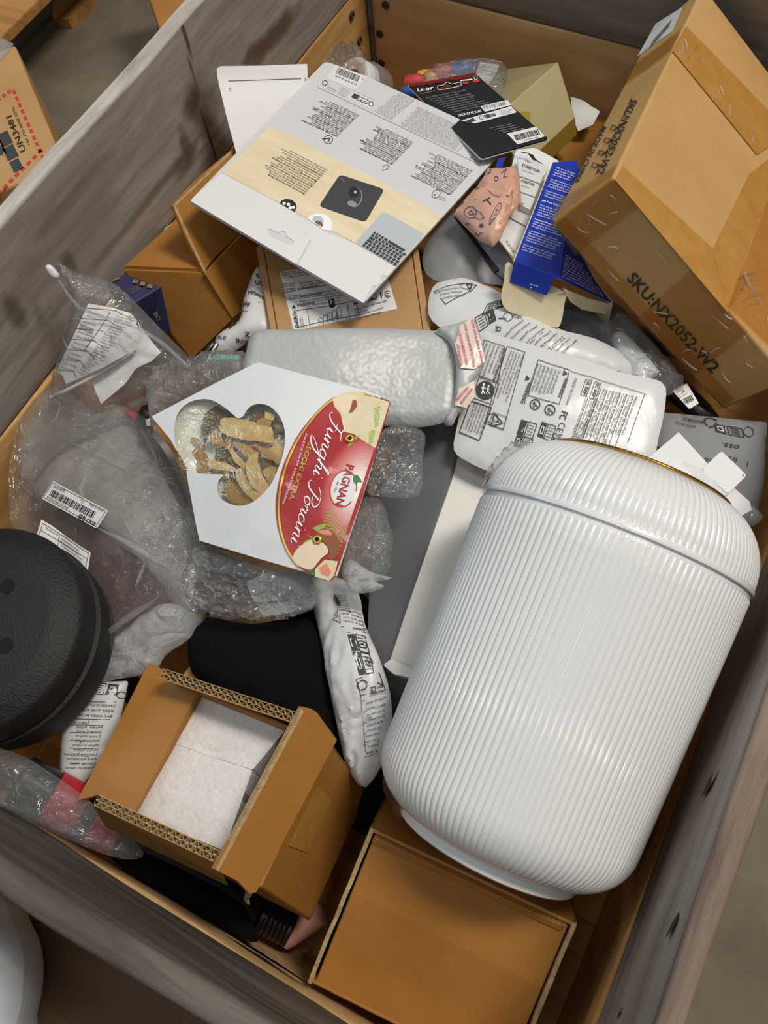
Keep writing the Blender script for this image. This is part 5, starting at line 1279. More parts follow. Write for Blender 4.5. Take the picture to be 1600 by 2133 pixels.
# pink sachet
oS = [(1016, 351), (1045, 352), (1070, 346), (1080, 360), (1083, 390), (1086, 419), (1074, 436), (1062, 450), (1052, 475), (1043, 496), (1028, 514), (1000, 503), (974, 478), (946, 449), (956, 430), (980, 405), (995, 387), (1008, 368)]
sS_ = Surf((1016, 351, .415), (1080, 360, .425), (1062, 450, .43), (1028, 514, .42), (946, 449, .405), (1010, 430, .43))
wS = lambda p: .0035 * (ridged(p, 32, 4) - .5) + .0012 * np.sin((p[:, 0] * .9 + p[:, 1] * .35) * 1.05) * (p[:, 0] + .25 * p[:, 1] > 1160) - .005 * np.exp(-((p[:, 1] - 395 - .35 * (p[:, 0] - 1010)) / 7) ** 2) * (p[:, 0] < 1066)
V, Fs = pillow(sS_, np.array(oS), .007, 22, .004, 4.5, wS)
sc_ = solo('pink_sachet', 'crumpled pink paper sachet with blue doodles, by the corner of the hang-tag packet', 'sachet', (V, Fs), M['pink'], True)
pr = Print(pillow_surf(sS_, np.array(oS), .007, 22, wS), .0009)
pr.ring('ink_blue', (989, 449), 11.5, 1.2, 22); pr.path('ink_blue', [(996, 442), (1010, 452), (1014, 461), (1006, 463), (994, 458)], 1.2); pr.path('ink_blue', [(986, 452), (990, 445), (997, 452), (987, 454)], 1.4)
c = np.array((1009, 476.)); pr.put('ink_blue', [c + 6 * (1 if k % 2 == 0 else .4) * np.array([math.cos(k * .628 + .3), math.sin(k * .628 + .3)]) for k in range(10)], [tuple(range(10))])
pr.path('ink_blue', smooth_poly([(1024, 475), (1026, 460), (1034, 440), (1042, 434), (1041, 448), (1032, 465)], 3), 1., True); pr.line('ink_blue', (1024, 476), (1038, 440), 1.); [pr.line('ink_blue', (1027 + k * 3, 466 - k * 8), (1034 + k * 3, 462 - k * 8), .9) for k in range(3)]
pr.line('ink_blue', (1010, 430), (1022, 424), 1.8); pr.line('ink_blue', (1016, 427), (1024, 437), 2); pr.poly('ink_blue', [(1053, 416), (1058, 414), (1061, 419), (1056, 422)]); pr.poly('ink_blue', [(955, 432), (972, 424), (974, 428), (958, 436)])
pr.path('ink_blue', [(993, 409), (1003, 404), (995, 404), (1003, 399), (997, 399), (1003, 393)], 1.2); pr.path('ink_blue', [(995, 427), (1018, 404), (1026, 418), (1040, 423), (1044, 412)], 1.); pr.path('ink_blue', [(990, 495), (996, 490), (1000, 496), (1006, 490), (1012, 492)], 1.3); pr.path('ink_blue', [(1017, 374), (1023, 375), (1025, 364)], 1.8); pr.path('ink_blue', [(1046, 374), (1056, 364), (1053, 374), (1050, 382), (1058, 380)], 1.1); pr.ring('ink_blue', (1035, 386), 4, 1.1, 10); pr.path('ink_blue', [(974, 472), (982, 470), (986, 474)], 1.8)
pr.build(sc_)
solo('black_strip', 'thin glossy black strip running along the dark grey bag', 'strip', slab(Surf((950, 454, .40), (957, 456, .40), (1036, 562, .402)), [(946, 450), (955, 455), (996, 505), (1040, 560), (1030, 568), (990, 508)], .003, (), 12), M['black_plastic'])

# clear packs and label under the taped carton
cp = crinkle('clear glossy blister pack with a white foam pad, beside the taped carton', ((1235, 682, .375), (1298, 652, .375), (1424, 796, .355), (1390, 822, .36)), [(1232, 682), (1264, 668), (1298, 652), (1350, 705), (1424, 796), (1405, 815), (1388, 824), (1330, 815), (1280, 740)], .012, 22, 'film_grey', .004, 26, 5)
solo('white_foam_pad', 'soft white foam pad inside the clear blister pack', 'foam', pillow(Surf((1274, 697, .365), (1322, 712, .37), (1377, 776, .36), (1315, 814, .362)), round_poly([(1274, 697), (1297, 687), (1322, 711), (1377, 776), (1350, 795), (1315, 814), (1278, 745)], 9), .008, 14, .006, 9), M['foam_soft'], True)
solo('black_pouch', 'black glossy pouch in the dark gap under the taped carton', 'pouch', pillow(Surf((1300, 660, .335), (1440, 800, .325), (1480, 860, .315), (1330, 700, .335)), smooth_poly([(1240, 670), (1300, 655), (1400, 760), (1500, 870), (1460, 885), (1400, 840), (1260, 760)], 3), .008, 20, .01, 14), M['black_plastic'], True)
bt_ = solo('barcode_tag', 'small white barcode tag at the lower edge of the taped carton', 'tag', slab(Surf((1401, 814, .352), (1431, 798, .352), (1436, 852, .345)), round_poly([(1401, 814), (1431, 798), (1456, 840), (1436, 852)], 2), .0008, (), 14), M['white'])
pr = Print(Surf((1401, 814, .352), (1431, 798, .352), (1436, 852, .345)), .0004); pr.bars('black', (1428, 842), (1446, 834), (-6, -11), 12, 4); pr.disc('ink_red', (1424, 815), 2.4, 8); pr.para('ink', (1410, 820), (1428, 810), (1414, 830), 3, PACK, 2.6, .2, 2); pr.build(bt_)
solo('green_cap', 'small dark green cap peeking out of the printed poly bag', 'cap', lathe(at(1270, 786, .368), (.6, -.3, .5), [(.002, 0), (.008, .001), (.009, .004), (.009, .012), (.007, .014), (.002, .014)], 16), mat('dark_green_plastic', '2b4a3e', .35), True)
# white folded cardboard insert on the grey bag
sI = Surf((1415, 900, .392), (1347, 958, .398), (1560, 1060, .392))
wi = thing('cardboard_insert', 'blank white cardboard insert with folded tab lying on the grey recycling bag', 'card', sI.pos([(1460, 990)])[0] - np.array([0, 0, .002]))
put_sheet('card', sI, [(1414, 900), (1480, 972), (1562, 1045), (1566, 1062), (1540, 1078), (1420, 1010), (1346, 958)], M['white'], wi, .0008, step=20)
sI2 = Surf((1461, 977, .398), (1505, 940, .402), (1516, 1028, .40)); put_sheet('tab', sI2, round_poly([(1462, 978), (1503, 939), (1556, 990), (1516, 1029)], 7), M['white'], wi, .0008, [np.array([(1548 + 2.4 * math.cos(q), 990 + 2.4 * math.sin(q)) for q in np.linspace(0, 6.28, 8, endpoint=False)])], 12)
put_sheet('tab', Surf((1420, 955, .396), (1462, 978, .3985), (1516, 1030, .399)), [(1404, 985), (1425, 960), (1462, 978), (1517, 1029), (1490, 1040)], M['white'], wi, .0008, step=14)
crinkle('torn clear film corner beside the lid of the ribbed bin', ((1540, 1055, .385), (1590, 1075, .385), (1565, 1095, .38), (1545, 1085, .383)), [(1535, 1050), (1560, 1048), (1590, 1076), (1567, 1096), (1545, 1085)], .004, 12, 'film_milky', .002, 16, 3, 6)

# ------------------------------------------------------------------ dried mushroom packet
def z8(pts, s=5.926, o=(350, 820)): return np.asarray(pts, float) / s + np.array(o)
def z7(pts): return z8(pts, 5.078, (560, 800))
win = smooth_poly(z8([(100, 300), (150, 200), (260, 110), (400, 70), (520, 75), (640, 130), (730, 195), (810, 262), (868, 306), (930, 275), (965, 215), (1020, 155), (1100, 128), (1200, 135), (1290, 180), (1370, 270), (1420, 370), (1445, 500), (1440, 640), (1410, 790), (1370, 900), (1310, 1050), (1240, 1160), (1150, 1260), (1060, 1330), (960, 1375), (860, 1385), (740, 1350), (650, 1290), (610, 1200), (620, 1100), (660, 1035), (692, 1002), (600, 995), (430, 990), (260, 965), (150, 910), (120, 750), (80, 550), (75, 420)]), 2)
oG = np.array([(316, 868), (350, 850), (430, 808), (530, 758), (540, 755), (640, 782), (760, 813), (812, 832), (770, 990), (702, 1200), (645, 1194), (540, 1164), (428, 1130), (416, 1126), (408, 1090), (386, 970), (355, 915)], float)
sG = Surf((316, 868, .412), (537, 757, .447), (812, 832, .452), (702, 1200, .435), (416, 1126, .41), (580, 980, .452), (386, 970, .425))
pk = thing('mushroom_packet', 'white dried mushroom packet with clover window and red header card, on the pile', 'packaging', sG.pos([(560, 980)])[0] - np.array([0, 0, .03]))
wG = lambda p: .0012 * (ridged(p, 90, 3) - .5)
put_sheet('front_sheet', sG, oG, M['paper_soft'], pk, .0004, [win], 13, wG, True)
hB = bulge(oG, 1., 60)
put_sheet('back_sheet', sG, oG, M['paper_soft'], pk, .0004, (), 20, lambda p: -.0012 - .017 * hB(p), True)
hW = bulge(win, 1., 34)
put_sheet('window_film', sG, win, film('window_film', 'fffdf6', .02, .05, 1.2, .25, 30.), pk, .0001, (), 9, lambda p: -.0006 + .0014 * ridged(p, 60, 6) * hW(p), True)
# header
oH = smooth_poly(z7([(665, 160), (735, 120), (810, 100), (880, 92), (960, 92)]), 1)
head = np.concatenate([z7([(665, 160), (810, 100), (960, 90), (1130, 140), (1290, 200), (1278, 240), (1000, 1170), (735, 1950), (690, 2060), (650, 2092), (560, 2062), (430, 2010), (330, 1940), (250, 1850), (190, 1760), (140, 1650), (100, 1510), (85, 1400), (80, 1300), (85, 1200), (102, 1080), (130, 950), (170, 830), (220, 720), (280, 600), (350, 490), (425, 395), (500, 310), (580, 228)])])
sHd = Lifted(sG, lambda p: np.full(len(p), .0016))
hc = put_sheet('header_card', sHd, head, M['header_red'], pk, .001, (), 18)
pr = Print(sHd, .0002)
def clampR(p):
    p = np.array(p, float); a, b = np.array((813.5, 840.)), np.array((690., 1208.)); d = nrm(b - a); n = np.array([d[1], -d[0]])
    if n @ (np.array((600, 1000)) - a) > 0: n = -n
    s = (p - a) @ n; return p - np.maximum(s + 1, 0)[:, None] * n
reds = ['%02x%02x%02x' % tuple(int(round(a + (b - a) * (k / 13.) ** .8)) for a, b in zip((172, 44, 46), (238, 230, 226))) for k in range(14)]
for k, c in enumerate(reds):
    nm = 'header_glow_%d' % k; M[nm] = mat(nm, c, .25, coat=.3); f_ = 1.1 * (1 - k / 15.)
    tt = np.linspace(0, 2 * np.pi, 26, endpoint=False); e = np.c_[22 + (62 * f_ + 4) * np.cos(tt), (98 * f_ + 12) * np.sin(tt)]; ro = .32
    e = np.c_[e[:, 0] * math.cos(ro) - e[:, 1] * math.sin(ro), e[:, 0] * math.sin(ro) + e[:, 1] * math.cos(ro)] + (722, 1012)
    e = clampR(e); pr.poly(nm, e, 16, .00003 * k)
p2 = Print(sHd, .0008)
up_ = z7([(672, 170), (740, 130), (810, 105), (960, 94), (1280, 205), (1130, 690), (1040, 640), (900, 540), (800, 520), (780, 420), (760, 330), (700, 260)]); pr.poly('pale_print_glare', up_, 16, .0004)  # pale patch paints the glare lying over the upper mushroom print
p2.poly('ivory', z7([(680, 175), (820, 112), (930, 150), (900, 260), (800, 330), (720, 260)]), 16); p2.poly('cap_brown', z7([(890, 180), (930, 190), (935, 250), (890, 310), (850, 320), (870, 260)]), 16, .0002)
for (c, d, n, L_) in (((1180, 250), (-.1, 1), 9, 70), ((1130, 500), (-.25, 1), 6, 70), ((960, 560), (-.7, .7), 6, 70)):
    c = np.array(c, float)
    for k in range(n): q = c + np.array(d) * k * 24; p2.line('fern', z7([q])[0], z7([q + (-L_ * (1 - k / n * .5), 30)])[0], 2.2)
for (a, b, n, L_) in (((640, 1370), (730, 1760), 11, 130), ((860, 1490), (760, 1850), 9, 110)):
    a, b = np.array(a, float), np.array(b, float); d = nrm(b - a); w = np.array([d[1], -d[0]])
    for k in range(n):
        q = a + (b - a) * k / n; l_ = L_ * (.35 + .65 * min(1, (k + 1) / 5)) 
        for s in (-1, 1):
            e = q + w * s * l_ * .8 - d * l_ * .45
            p2.put('fern', clampR(z7([q - d * 9, e, q + d * 9])), [(0, 1, 2)])
for q in ([(620, 1480), (520, 1500), (470, 1530), (560, 1600)], [(500, 1640), (400, 1590), (460, 1640), (420, 1650)], [(440, 1680), (370, 1680), (420, 1650), (480, 1640)]): p2.poly('fern', z7(q), 16, .0001)
p2.poly('ivory', smooth_poly(z7([(300, 1760), (380, 1690), (480, 1650), (590, 1690), (640, 1780), (560, 1850), (470, 1960), (380, 1950), (300, 1900), (268, 1830)]), 3), 16, .0002)
p2.poly('cap_brown', smooth_poly(z7([(510, 1590), (560, 1540), (640, 1540), (720, 1610), (760, 1700), (745, 1790), (690, 1860), (640, 1850), (650, 1780), (610, 1700), (570, 1650)]), 3), 16, .0004)
p2.poly('glow', smooth_poly(z7([(530, 1570), (570, 1548), (640, 1550), (680, 1600), (600, 1600)]), 3), 16, .0006)
p2.poly('leaf', z7([(410, 1970), (470, 1960), (505, 2000), (490, 2030)]), 16, .0002); p2.poly('pale_print_glare', z7([(500, 1960), (600, 1860), (740, 1880), (700, 2030), (650, 2085), (500, 2040)]), 16, .0002); p2.poly('glow', z7([(540, 1950), (620, 1900), (670, 1990), (640, 2040), (570, 2020)]), 16, .0004)
gp = z7([(672, 182), (580, 255), (500, 340), (420, 440), (350, 540), (285, 650), (230, 770), (190, 870), (160, 980), (135, 1090), (120, 1200), (114, 1300), (117, 1400), (130, 1510), (152, 1610), (182, 1700), (222, 1785), (275, 1865), (335, 1930)]); p2.path('gold_print', gp, 4.2); p2.line('gold_print', z7([(1010, 118)])[0], z7([(1085, 142)])[0], 4)
# oval maker's mark
tt = np.linspace(0, 2 * np.pi, 30, endpoint=False); e = np.c_[27 * np.cos(tt), 38 * np.sin(tt)]; ro = .2; e = np.c_[e[:, 0] * math.cos(ro) - e[:, 1] * math.sin(ro), e[:, 0] * math.sin(ro) + e[:, 1] * math.cos(ro)] + (716, 1020)
p2.poly('white', e, 16, .0000); p2.path('ink_red', list(e[3:]) + [tuple(e[0])], 2.6, False, .0003)
p2.text('header_red', 'PAGNAN', (723, 968), (699, 1054), 17, True, up=(.95, .25), lift=.0006)
p2.text('ink', 'dal 1921', (704, 1004), (695, 1028), 4.5, up=(.95, .25), lift=.0006)
p2.poly('leaf', z7([(895, 1010), (905, 980), (940, 975), (970, 1010), (990, 1050), (950, 1045), (930, 1075), (900, 1050)]), 16, .0006)
for s, a, b, h, m, bo in (('SECCHI EXTRA', (643.5, 923), (604, 1041), 9.5, 'gold_print', True), ('BOLETUS EDULIS', (638, 905), (618, 972), 4, 'ink_white', False), ('E RELATIVO GRUPPO', (616, 976), (590, 1050), 4, 'ink_white', False), ('9000', (793, 833), (811, 840), 4, 'ink_brown', True)):
    p2.text(m, s, a, b, h, bo, up=(.95, .3) if s != '9000' else None, lift=.0003)
# brush lettering drawn stroke by stroke
CUR = {'F': [[(.2, 2.0), (.7, 2.5), (1.3, 2.3), (2.1, 2.5)], [(1.35, 2.3), (1.1, 1.2), (.7, .1), (.2, -.3), (-.2, 0)], [(.6, 1.3), (1.5, 1.35)]],
       'u': [[(0, .3), (.25, 1), (.2, .2), (.45, 0), (.8, .4), (1, 1), (.92, .2), (1.15, 0), (1.35, .3)]],
       'n': [[(0, .3), (.25, .95), (.15, 0), (.25, .5), (.6, 1), (.85, .9), (.75, .2), (1, 0), (1.25, .3)]],
       'g': [[(.95, .85), (.5, 1), (.15, .6), (.2, .1), (.55, 0), (.9, .5), (1, 1), (.75, -.8), (.2, -1.7), (-.5, -2.0), (-.3, -1.3), (.6, -.3), (1.3, .3)]],
       'h': [[(0, .3), (.7, 1.6), (1, 2.3), (.75, 2.2), (.4, 1), (.15, 0), (.35, .6), (.75, 1), (.95, .8), (.85, .2), (1.1, 0), (1.3, .3)]],
       'i': [[(0, .3), (.25, 1), (.18, .2), (.4, 0), (.65, .3)], [(.42, 1.55), (.5, 1.5)]],
       'P': [[(-.3, 1.5), (.4, 2.2), (1.3, 2.3), (1.9, 1.8), (1.6, 1.2), (.9, 1.1)], [(.95, 2.1), (.7, 1), (.4, .1), (-.1, -.2), (-.4, .1)]],
       'o': [[(.55, 1), (.15, .7), (.15, .1), (.5, 0), (.85, .4), (.8, .9), (.55, 1), (.8, .75), (1.2, .8)]],
       'r': [[(0, .4), (.2, 1.05), (.35, .85), (.65, .9), (.5, .2), (.7, 0), (.95, .3)]],
       'c': [[(.8, .8), (.55, 1), (.15, .6), (.2, .1), (.5, 0), (.95, .35)]]}
ADV = {'F': 1.5, 'u': 1.3, 'n': 1.2, 'g': 1.25, 'h': 1.25, 'i': .65, 'P': 1.3, 'o': 1.05, 'r': .9, 'c': .9}
def script(word, a, b, xh, w):
    a, b = np.array(a, float), np.array(b, float); d = nrm(b - a); n = np.array([d[1], -d[0]]); tot = sum(ADV[c] for c in word); k = np.linalg.norm(b - a) / tot; x = 0
    for c in word:
        for s in CUR[c]:
            P_ = np.array(s, float); q = []
            ext = np.vstack([2 * P_[0] - P_[1], P_, 2 * P_[-1] - P_[-2]])
            for i in range(1, len(ext) - 2):
                for t_ in np.arange(5) / 5.:
                    A, B, C_, D = ext[i - 1], ext[i], ext[i + 1], ext[i + 2]
                    q.append(.5 * (2 * B + (C_ - A) * t_ + (2 * A - 5 * B + 4 * C_ - D) * t_ ** 2 + (3 * B - A - 3 * C_ + D) * t_ ** 3))
            q.append(P_[-1]); q = np.array(q); q[:, 0] = q[:, 0] + q[:, 1] * .22
            px = a + (q[:, :1] + x) * k * d + q[:, 1:] * xh * n
            for p_, p__ in zip(px, px[1:]):
                v_ = p__ - p_; thick = w * (.55 + .75 * max(0, -(v_ @ n)) / (np.linalg.norm(v_) + 1e-6))
                if np.linalg.norm(v_) > .05: p2.line('ink_white', p_ - v_ * .08, p__ + v_ * .08, thick, lift=.0004)
        x += ADV[c]
script('Funghi', z7([(672, 330)])[0], z7([(470, 960)])[0], 13.5, 2.5)
script('Porcini', z7([(440, 1060)])[0], z7([(238, 1670)])[0], 13.5, 2.5)
pr.build(hc); p2.build(hc)
for c in ((729, 917), (663, 1125)):
    q = sHd.pos([c])[0]; nn = sG.nor([c])[0]
    ey = link_mesh('eyelet', *lathe(q + nn * .0012, nn, [(.0018, .0005), (.0020, .0016), (.0032, .0019), (.0043, .0012), (.0046, .0)], 18, False, lambda th, i: .0002 * np.cos(8 * th) * (i > 2)), M['gold_print'], pk, smooth=True)
    link_mesh('eyelet_hole', *lathe(q + nn * .0012, nn, [(.0001, .0004), (.0019, .0005)], 14, False), M['hole'], ey)
SL = [(0, 'mush_dark', [(370, 200), (520, 80), (700, 180), (640, 300), (430, 450), (380, 560), (340, 330)]), (0, 'mush_dark', [(560, 220), (680, 130), (870, 310), (750, 330), (640, 310)]), (0, 'mush_dark', [(940, 290), (1000, 170), (1140, 130), (1170, 230), (1050, 310)]), (1, 'mush_pale', [(1160, 170), (1290, 200), (1260, 290), (1160, 260)]), (1, 'mush_tan', [(1050, 280), (1150, 250), (1250, 290), (1220, 380), (1080, 360)]), (0, 'mush_dark', [(1250, 270), (1370, 270), (1430, 390), (1280, 430)]),
      (1, 'mush_tan', [(430, 500), (610, 330), (660, 480), (770, 545), (740, 650), (480, 570)]), (3, 'mush_pale', [(650, 310), (780, 290), (900, 305), (1250, 385), (1285, 470), (1275, 590), (1150, 575), (1000, 570), (760, 530), (640, 465)]), (0, 'mush_pale', [(1090, 570), (1300, 560), (1440, 620), (1410, 810), (1250, 720)]), (2, 'mush_tan', [(1000, 610), (1060, 580), (1250, 690), (1410, 800), (1380, 880), (1180, 740)]), (1, 'mush_tan', [(730, 540), (1010, 590), (1090, 690), (960, 800), (850, 690)]), (2, 'mush_pale', [(695, 640), (760, 650), (850, 760), (945, 870), (960, 970), (900, 920), (800, 830)]),
      (0, 'mush_dark', [(510, 620), (690, 640), (760, 760), (650, 850), (480, 810), (510, 720)]), (1, 'mush_dark', [(700, 690), (840, 870), (780, 930), (690, 800)]), (2, 'mush_pale', [(450, 840), (540, 800), (680, 830), (780, 890), (770, 945), (620, 925), (480, 915)]), (1, 'mush_tan', [(250, 930), (300, 800), (390, 690), (450, 760), (470, 960), (350, 1000)]), (0, 'mush_tan', [(190, 720), (280, 590), (385, 580), (370, 690), (260, 870), (230, 960), (165, 870)]), (0, 'mush_tan', [(200, 480), (300, 500), (340, 570), (250, 570)]),
      (3, 'mush_pale', [(950, 850), (1000, 755), (1100, 700), (1090, 830), (1120, 950), (1230, 1140), (1170, 1250), (1030, 1150), (960, 1000)]), (2, 'mush_pale', [(790, 920), (870, 880), (920, 1000), (1000, 1130), (1170, 1250), (1060, 1330), (900, 1200), (800, 1060)]), (0, 'mush_tan', [(600, 1110), (680, 1020), (800, 1080), (880, 1200), (1060, 1340), (900, 1395), (700, 1340), (610, 1240)]), (1, 'mush_tan', [(1120, 930), (1220, 850), (1350, 890), (1320, 1050), (1240, 1150)]), (0, 'mush_dark', [(1090, 840), (1120, 730), (1240, 770), (1230, 870), (1110, 930)]), (0, 'mush_tan', [(420, 970), (600, 930), (700, 950), (690, 1020), (480, 1005)]), (0, 'mush_dark', [(690, 950), (780, 930), (800, 1070), (700, 1040)])]
NAMED = ['darkest ragged mushroom piece in the upper lobe of the clover window', 'dark olive mushroom piece under the notch between the two upper lobes', 'dark mushroom piece at the left of the small upper lobe', 'tiny square pale mushroom chip on top of the small upper lobe', 'small rounded tan mushroom piece in the small upper lobe', 'dark mushroom piece at the rim of the small upper lobe nearest the red card',
         'tan mushroom piece tucked under the tapering end of the longest pale slice', 'longest pale dried mushroom slice across the upper part of the clover window', 'pale gilled mushroom slice at the window rim beside the red header card', 'straight brown mushroom stalk pointing at the red header card', 'tan triangular mushroom piece in the middle, below the longest pale slice', 'narrow pale mushroom strip running diagonally through the middle of the window',
         'dark square mushroom piece left of the diagonal pale strip', 'dark narrow mushroom strip alongside the diagonal pale strip', 'plump pale oval mushroom slice above the notch of the lowest lobe', 'fan-shaped tan mushroom piece at the lower rim of the large lobe', 'upright folded tan mushroom piece at the outer rim of the large lobe', 'little tan mushroom crumb alone in the empty part of the large lobe',
         'pale crescent mushroom slice beside the red header card', 'curved pale slice reaching down into the lowest lobe of the window', 'broad tan mushroom cap slice at the very bottom of the clover window', 'tan mushroom piece at the lower rim beside the red header card', 'small dark mushroom piece inside the hollow of the pale crescent', 'flat tan mushroom chips along the straight lower rim of the window', 'small dark mushroom piece at the corner above the lowest lobe']
for k, (lv, m, pts) in enumerate(SL):
    oo = round_poly(z8(pts), 3, 2); oo = resample(oo, 7); rg = np.random.RandomState(k); oo = oo + rg.normal(0, .7, oo.shape)
    s_ = Lifted(sG, lambda p, lv=lv, k=k: -.0105 + .0026 * lv + .0012 * (vnoise(p[:, 0] / 14, p[:, 1] / 14, k) - .5) + .0014 * math.sin(k * 1.7) * (p[:, 0] - oo[:, 0].mean()) / 20)
    solo('dried_mushroom_slice', NAMED[k], 'mushroom', slab(s_, oo, .002, (), 6, lambda p: .0008 * ridged(p, 9, k)), M[m], True, 'dried mushroom slices in the packet')
# ------------------------------------------------------------------ goods along the long wall
# zip bag with its folded manual
sZ = Surf((115, 548, .472), (250, 640, .425), (400, 755, .375), (200, 860, .35), (120, 825, .355), (330, 800, .36))
zb_ = thing('zip_bag', 'clear zip bag with white slider holding a folded manual, against the long grey wall', 'bag', sZ.pos([(230, 720)])[0] - np.array([0, 0, .03]))
oZ = smooth_poly([(118, 548), (160, 568), (240, 592), (330, 680), (402, 757), (372, 770), (350, 800), (270, 838), (190, 862), (115, 828), (110, 780), (140, 690), (150, 610)], 3)
link_mesh('pouch', *pillow(sZ, oZ, .02, 40, .01, 9, lambda p: .007 * (ridged(p, 60, 2) - .5)), M['film'], zb_, smooth=True)
add_folds(zb_, Lifted(sZ, lambda p: .02 * np.ones(len(p))), oZ, 12, 9, (20, 50), (.4, 1.1))
for off in (0, 4):
    zp = [(121 + off * .4, 552), (138, 577), (152, 602 - off), (176, 632 - off), (215, 650 - off), (262, 662 - off), (310, 684 - off), (352, 712 - off), (380, 738 - off), (402, 758)]
    link_mesh('zip_edge', *tube(Lifted(sZ, lambda p: .02 * np.ones(len(p))).pos(zp), .0011, 6), M['film_milky'], zb_, smooth=True)
link_mesh('slider', *pillow(Lifted(sZ, lambda p: .02 * np.ones(len(p))), smooth_poly([(108, 542), (118, 540), (133, 556), (134, 566), (122, 566), (112, 556)], 3), .003, 6, .003, 4), M['white'], zb_, smooth=True)
sMn = Surf((186, 632, .428), (275, 655, .42), (285, 725, .395), (137, 800, .372), (113, 772, .385), (205, 715, .415))
mn = solo('instruction_sheet', 'curled white instruction sheet with tables inside the clear zip bag', 'paper', slab(sMn, [(184, 632), (230, 640), (272, 652), (290, 690), (284, 728), (210, 768), (138, 800), (130, 782), (114, 772), (150, 705)], .0012, (), 9), M['paper'], True)
pr = Print(sMn, .0007)
for k in range(7):
    t = k / 6.; a = np.array((180, 642)) * (1 - t) + np.array((118, 770)) * t; b = np.array((272, 664)) * (1 - t) + np.array((160, 786)) * t
    m_ = (a + b) / 2 + np.array((14, -6)); pr.path('ink', [a, m_, b], 1.1)
    if k < 6:
        pr.para('ink_grey' if k < 2 else 'ink', a + (4, 8), a + (36, 18), a + (0, 17), 2, PACK + ' Representative', 4.2, .2, k + 1)
        pr.para('ink', m_ + (6, 8), m_ + (46 - 4 * k, 18), m_ + (-4, 24), 4, PACK + ' ' + WARN, 3.8, .3, k + 4)
pr.path('ink', [(178, 644), (118, 768)], 1.2); pr.path('ink', [(230, 650), (205, 690), (176, 730)], 1.2)
for a, t in (((168, 684), 'EU'), ((182, 690), 'REP')): pr.text('ink', t, a, np.array(a) + (9, 4), 5); pr.frame('ink', [np.array(a) + (-2, 1), np.array(a) + (11, 5), np.array(a) + (13, -3), np.array(a) + (1, -8)], 1)
pr.build(mn)
sM2 = Surf((285, 660, .40), (334, 735, .385), (285, 770, .375), (215, 830, .355), (240, 780, .37))
m2 = solo('folded_leaflet', 'blank white folded leaflet at the lower side of the zip bag', 'paper', slab(sM2, [(276, 655), (300, 690), (335, 735), (318, 752), (284, 768), (262, 800), (212, 842), (196, 800), (190, 775), (285, 730)], .002, (), 12, lambda p: .003 * ridged(p, 40, 2)), M['paper'], True)
pr = Print(Lifted(sM2, lambda p: .003 * ridged(p, 40, 2)), .001); pr.bars('ink', (284, 686), (300, 676), (-4, -10), 8, 3); pr.build(m2)
link_mesh('sealed_edge', *tube(Lifted(sZ, lambda p: .008 * np.ones(len(p))).pos([(113, 826), (140, 815), (180, 795), (230, 765), (280, 730)]), .0018, 6), M['white'], zb_, smooth=True)

# large clear garment bag and what it holds
solo('grey_garment', 'folded pale grey garment inside the big clear bag beside the mushroom packet', 'garment', pillow(Surf((150, 900, .27), (330, 900, .315), (430, 1250, .32), (330, 1330, .30), (120, 1060, .275), (260, 1080, .315)), smooth_poly([(70, 1010), (150, 905), (240, 868), (330, 900), (400, 1040), (440, 1210), (400, 1300), (300, 1190), (200, 1110), (110, 1060)], 3), .012, 50, .02, 13, lambda p: .008 * (ridged(p, 80, 4) - .5)), M['felt'], True)
solo('maroon_cloth', 'flat dark maroon cloth panel in the clear bag beside the round black cap', 'cloth', slab(Surf((115, 1060, .335), (240, 1085, .348), (362, 1250, .352), (225, 1332, .345)), smooth_poly([(112, 1075), (124, 1060), (160, 1072), (228, 1108), (292, 1165), (355, 1248), (300, 1282), (224, 1330), (205, 1320), (150, 1260), (112, 1150)], 3), .004, (), 16), M['maroon'], True)
solo('maroon_cloth', 'narrow strip of red maroon cloth showing at the tip of the mushroom packet', 'cloth', slab(Surf((290, 905, .335), (318, 930, .34), (385, 1040, .345)), smooth_poly([(285, 912), (305, 900), (345, 950), (382, 1030), (380, 1060), (350, 1010), (315, 950)], 3), .003, (), 12), M['maroon'], True)
sGb = Surf((60, 900, .345), (330, 890, .355), (440, 1250, .36), (200, 1430, .335), (60, 1120, .325), (250, 1100, .36))
gb = thing('garment_bag', 'big clear milky garment bag with barcode sticker, along the long wall', 'bag', sGb.pos([(240, 1120)])[0] - np.array([0, 0, .03]))
oGb = smooth_poly([(30, 905), (110, 800), (190, 850), (250, 838), (330, 895), (400, 1000), (425, 1120), (432, 1270), (400, 1310), (320, 1330), (240, 1390), (170, 1420), (110, 1380), (60, 1200), (20, 1080)], 3)
wGb = lambda p: .010 * (ridged(p, 110, 7) - .5) + .003 * (ridged(p, 30, 3) - .5)
M['film_bag'] = film('garment_bag_film', 'fefefe', .07, .08, 1.5, .5, 24.)
link_mesh('pouch', *pillow(sGb, oGb, .012, 50, .01, 10, wGb), M['film_bag'], gb, smooth=True)
add_folds(gb, Lifted(sGb, lambda p: np.full(len(p), .015)), oGb, 26, 4, (20, 70), (.5, 1.4))
sFo2 = Lifted(sGb, lambda p: np.full(len(p), .0165))
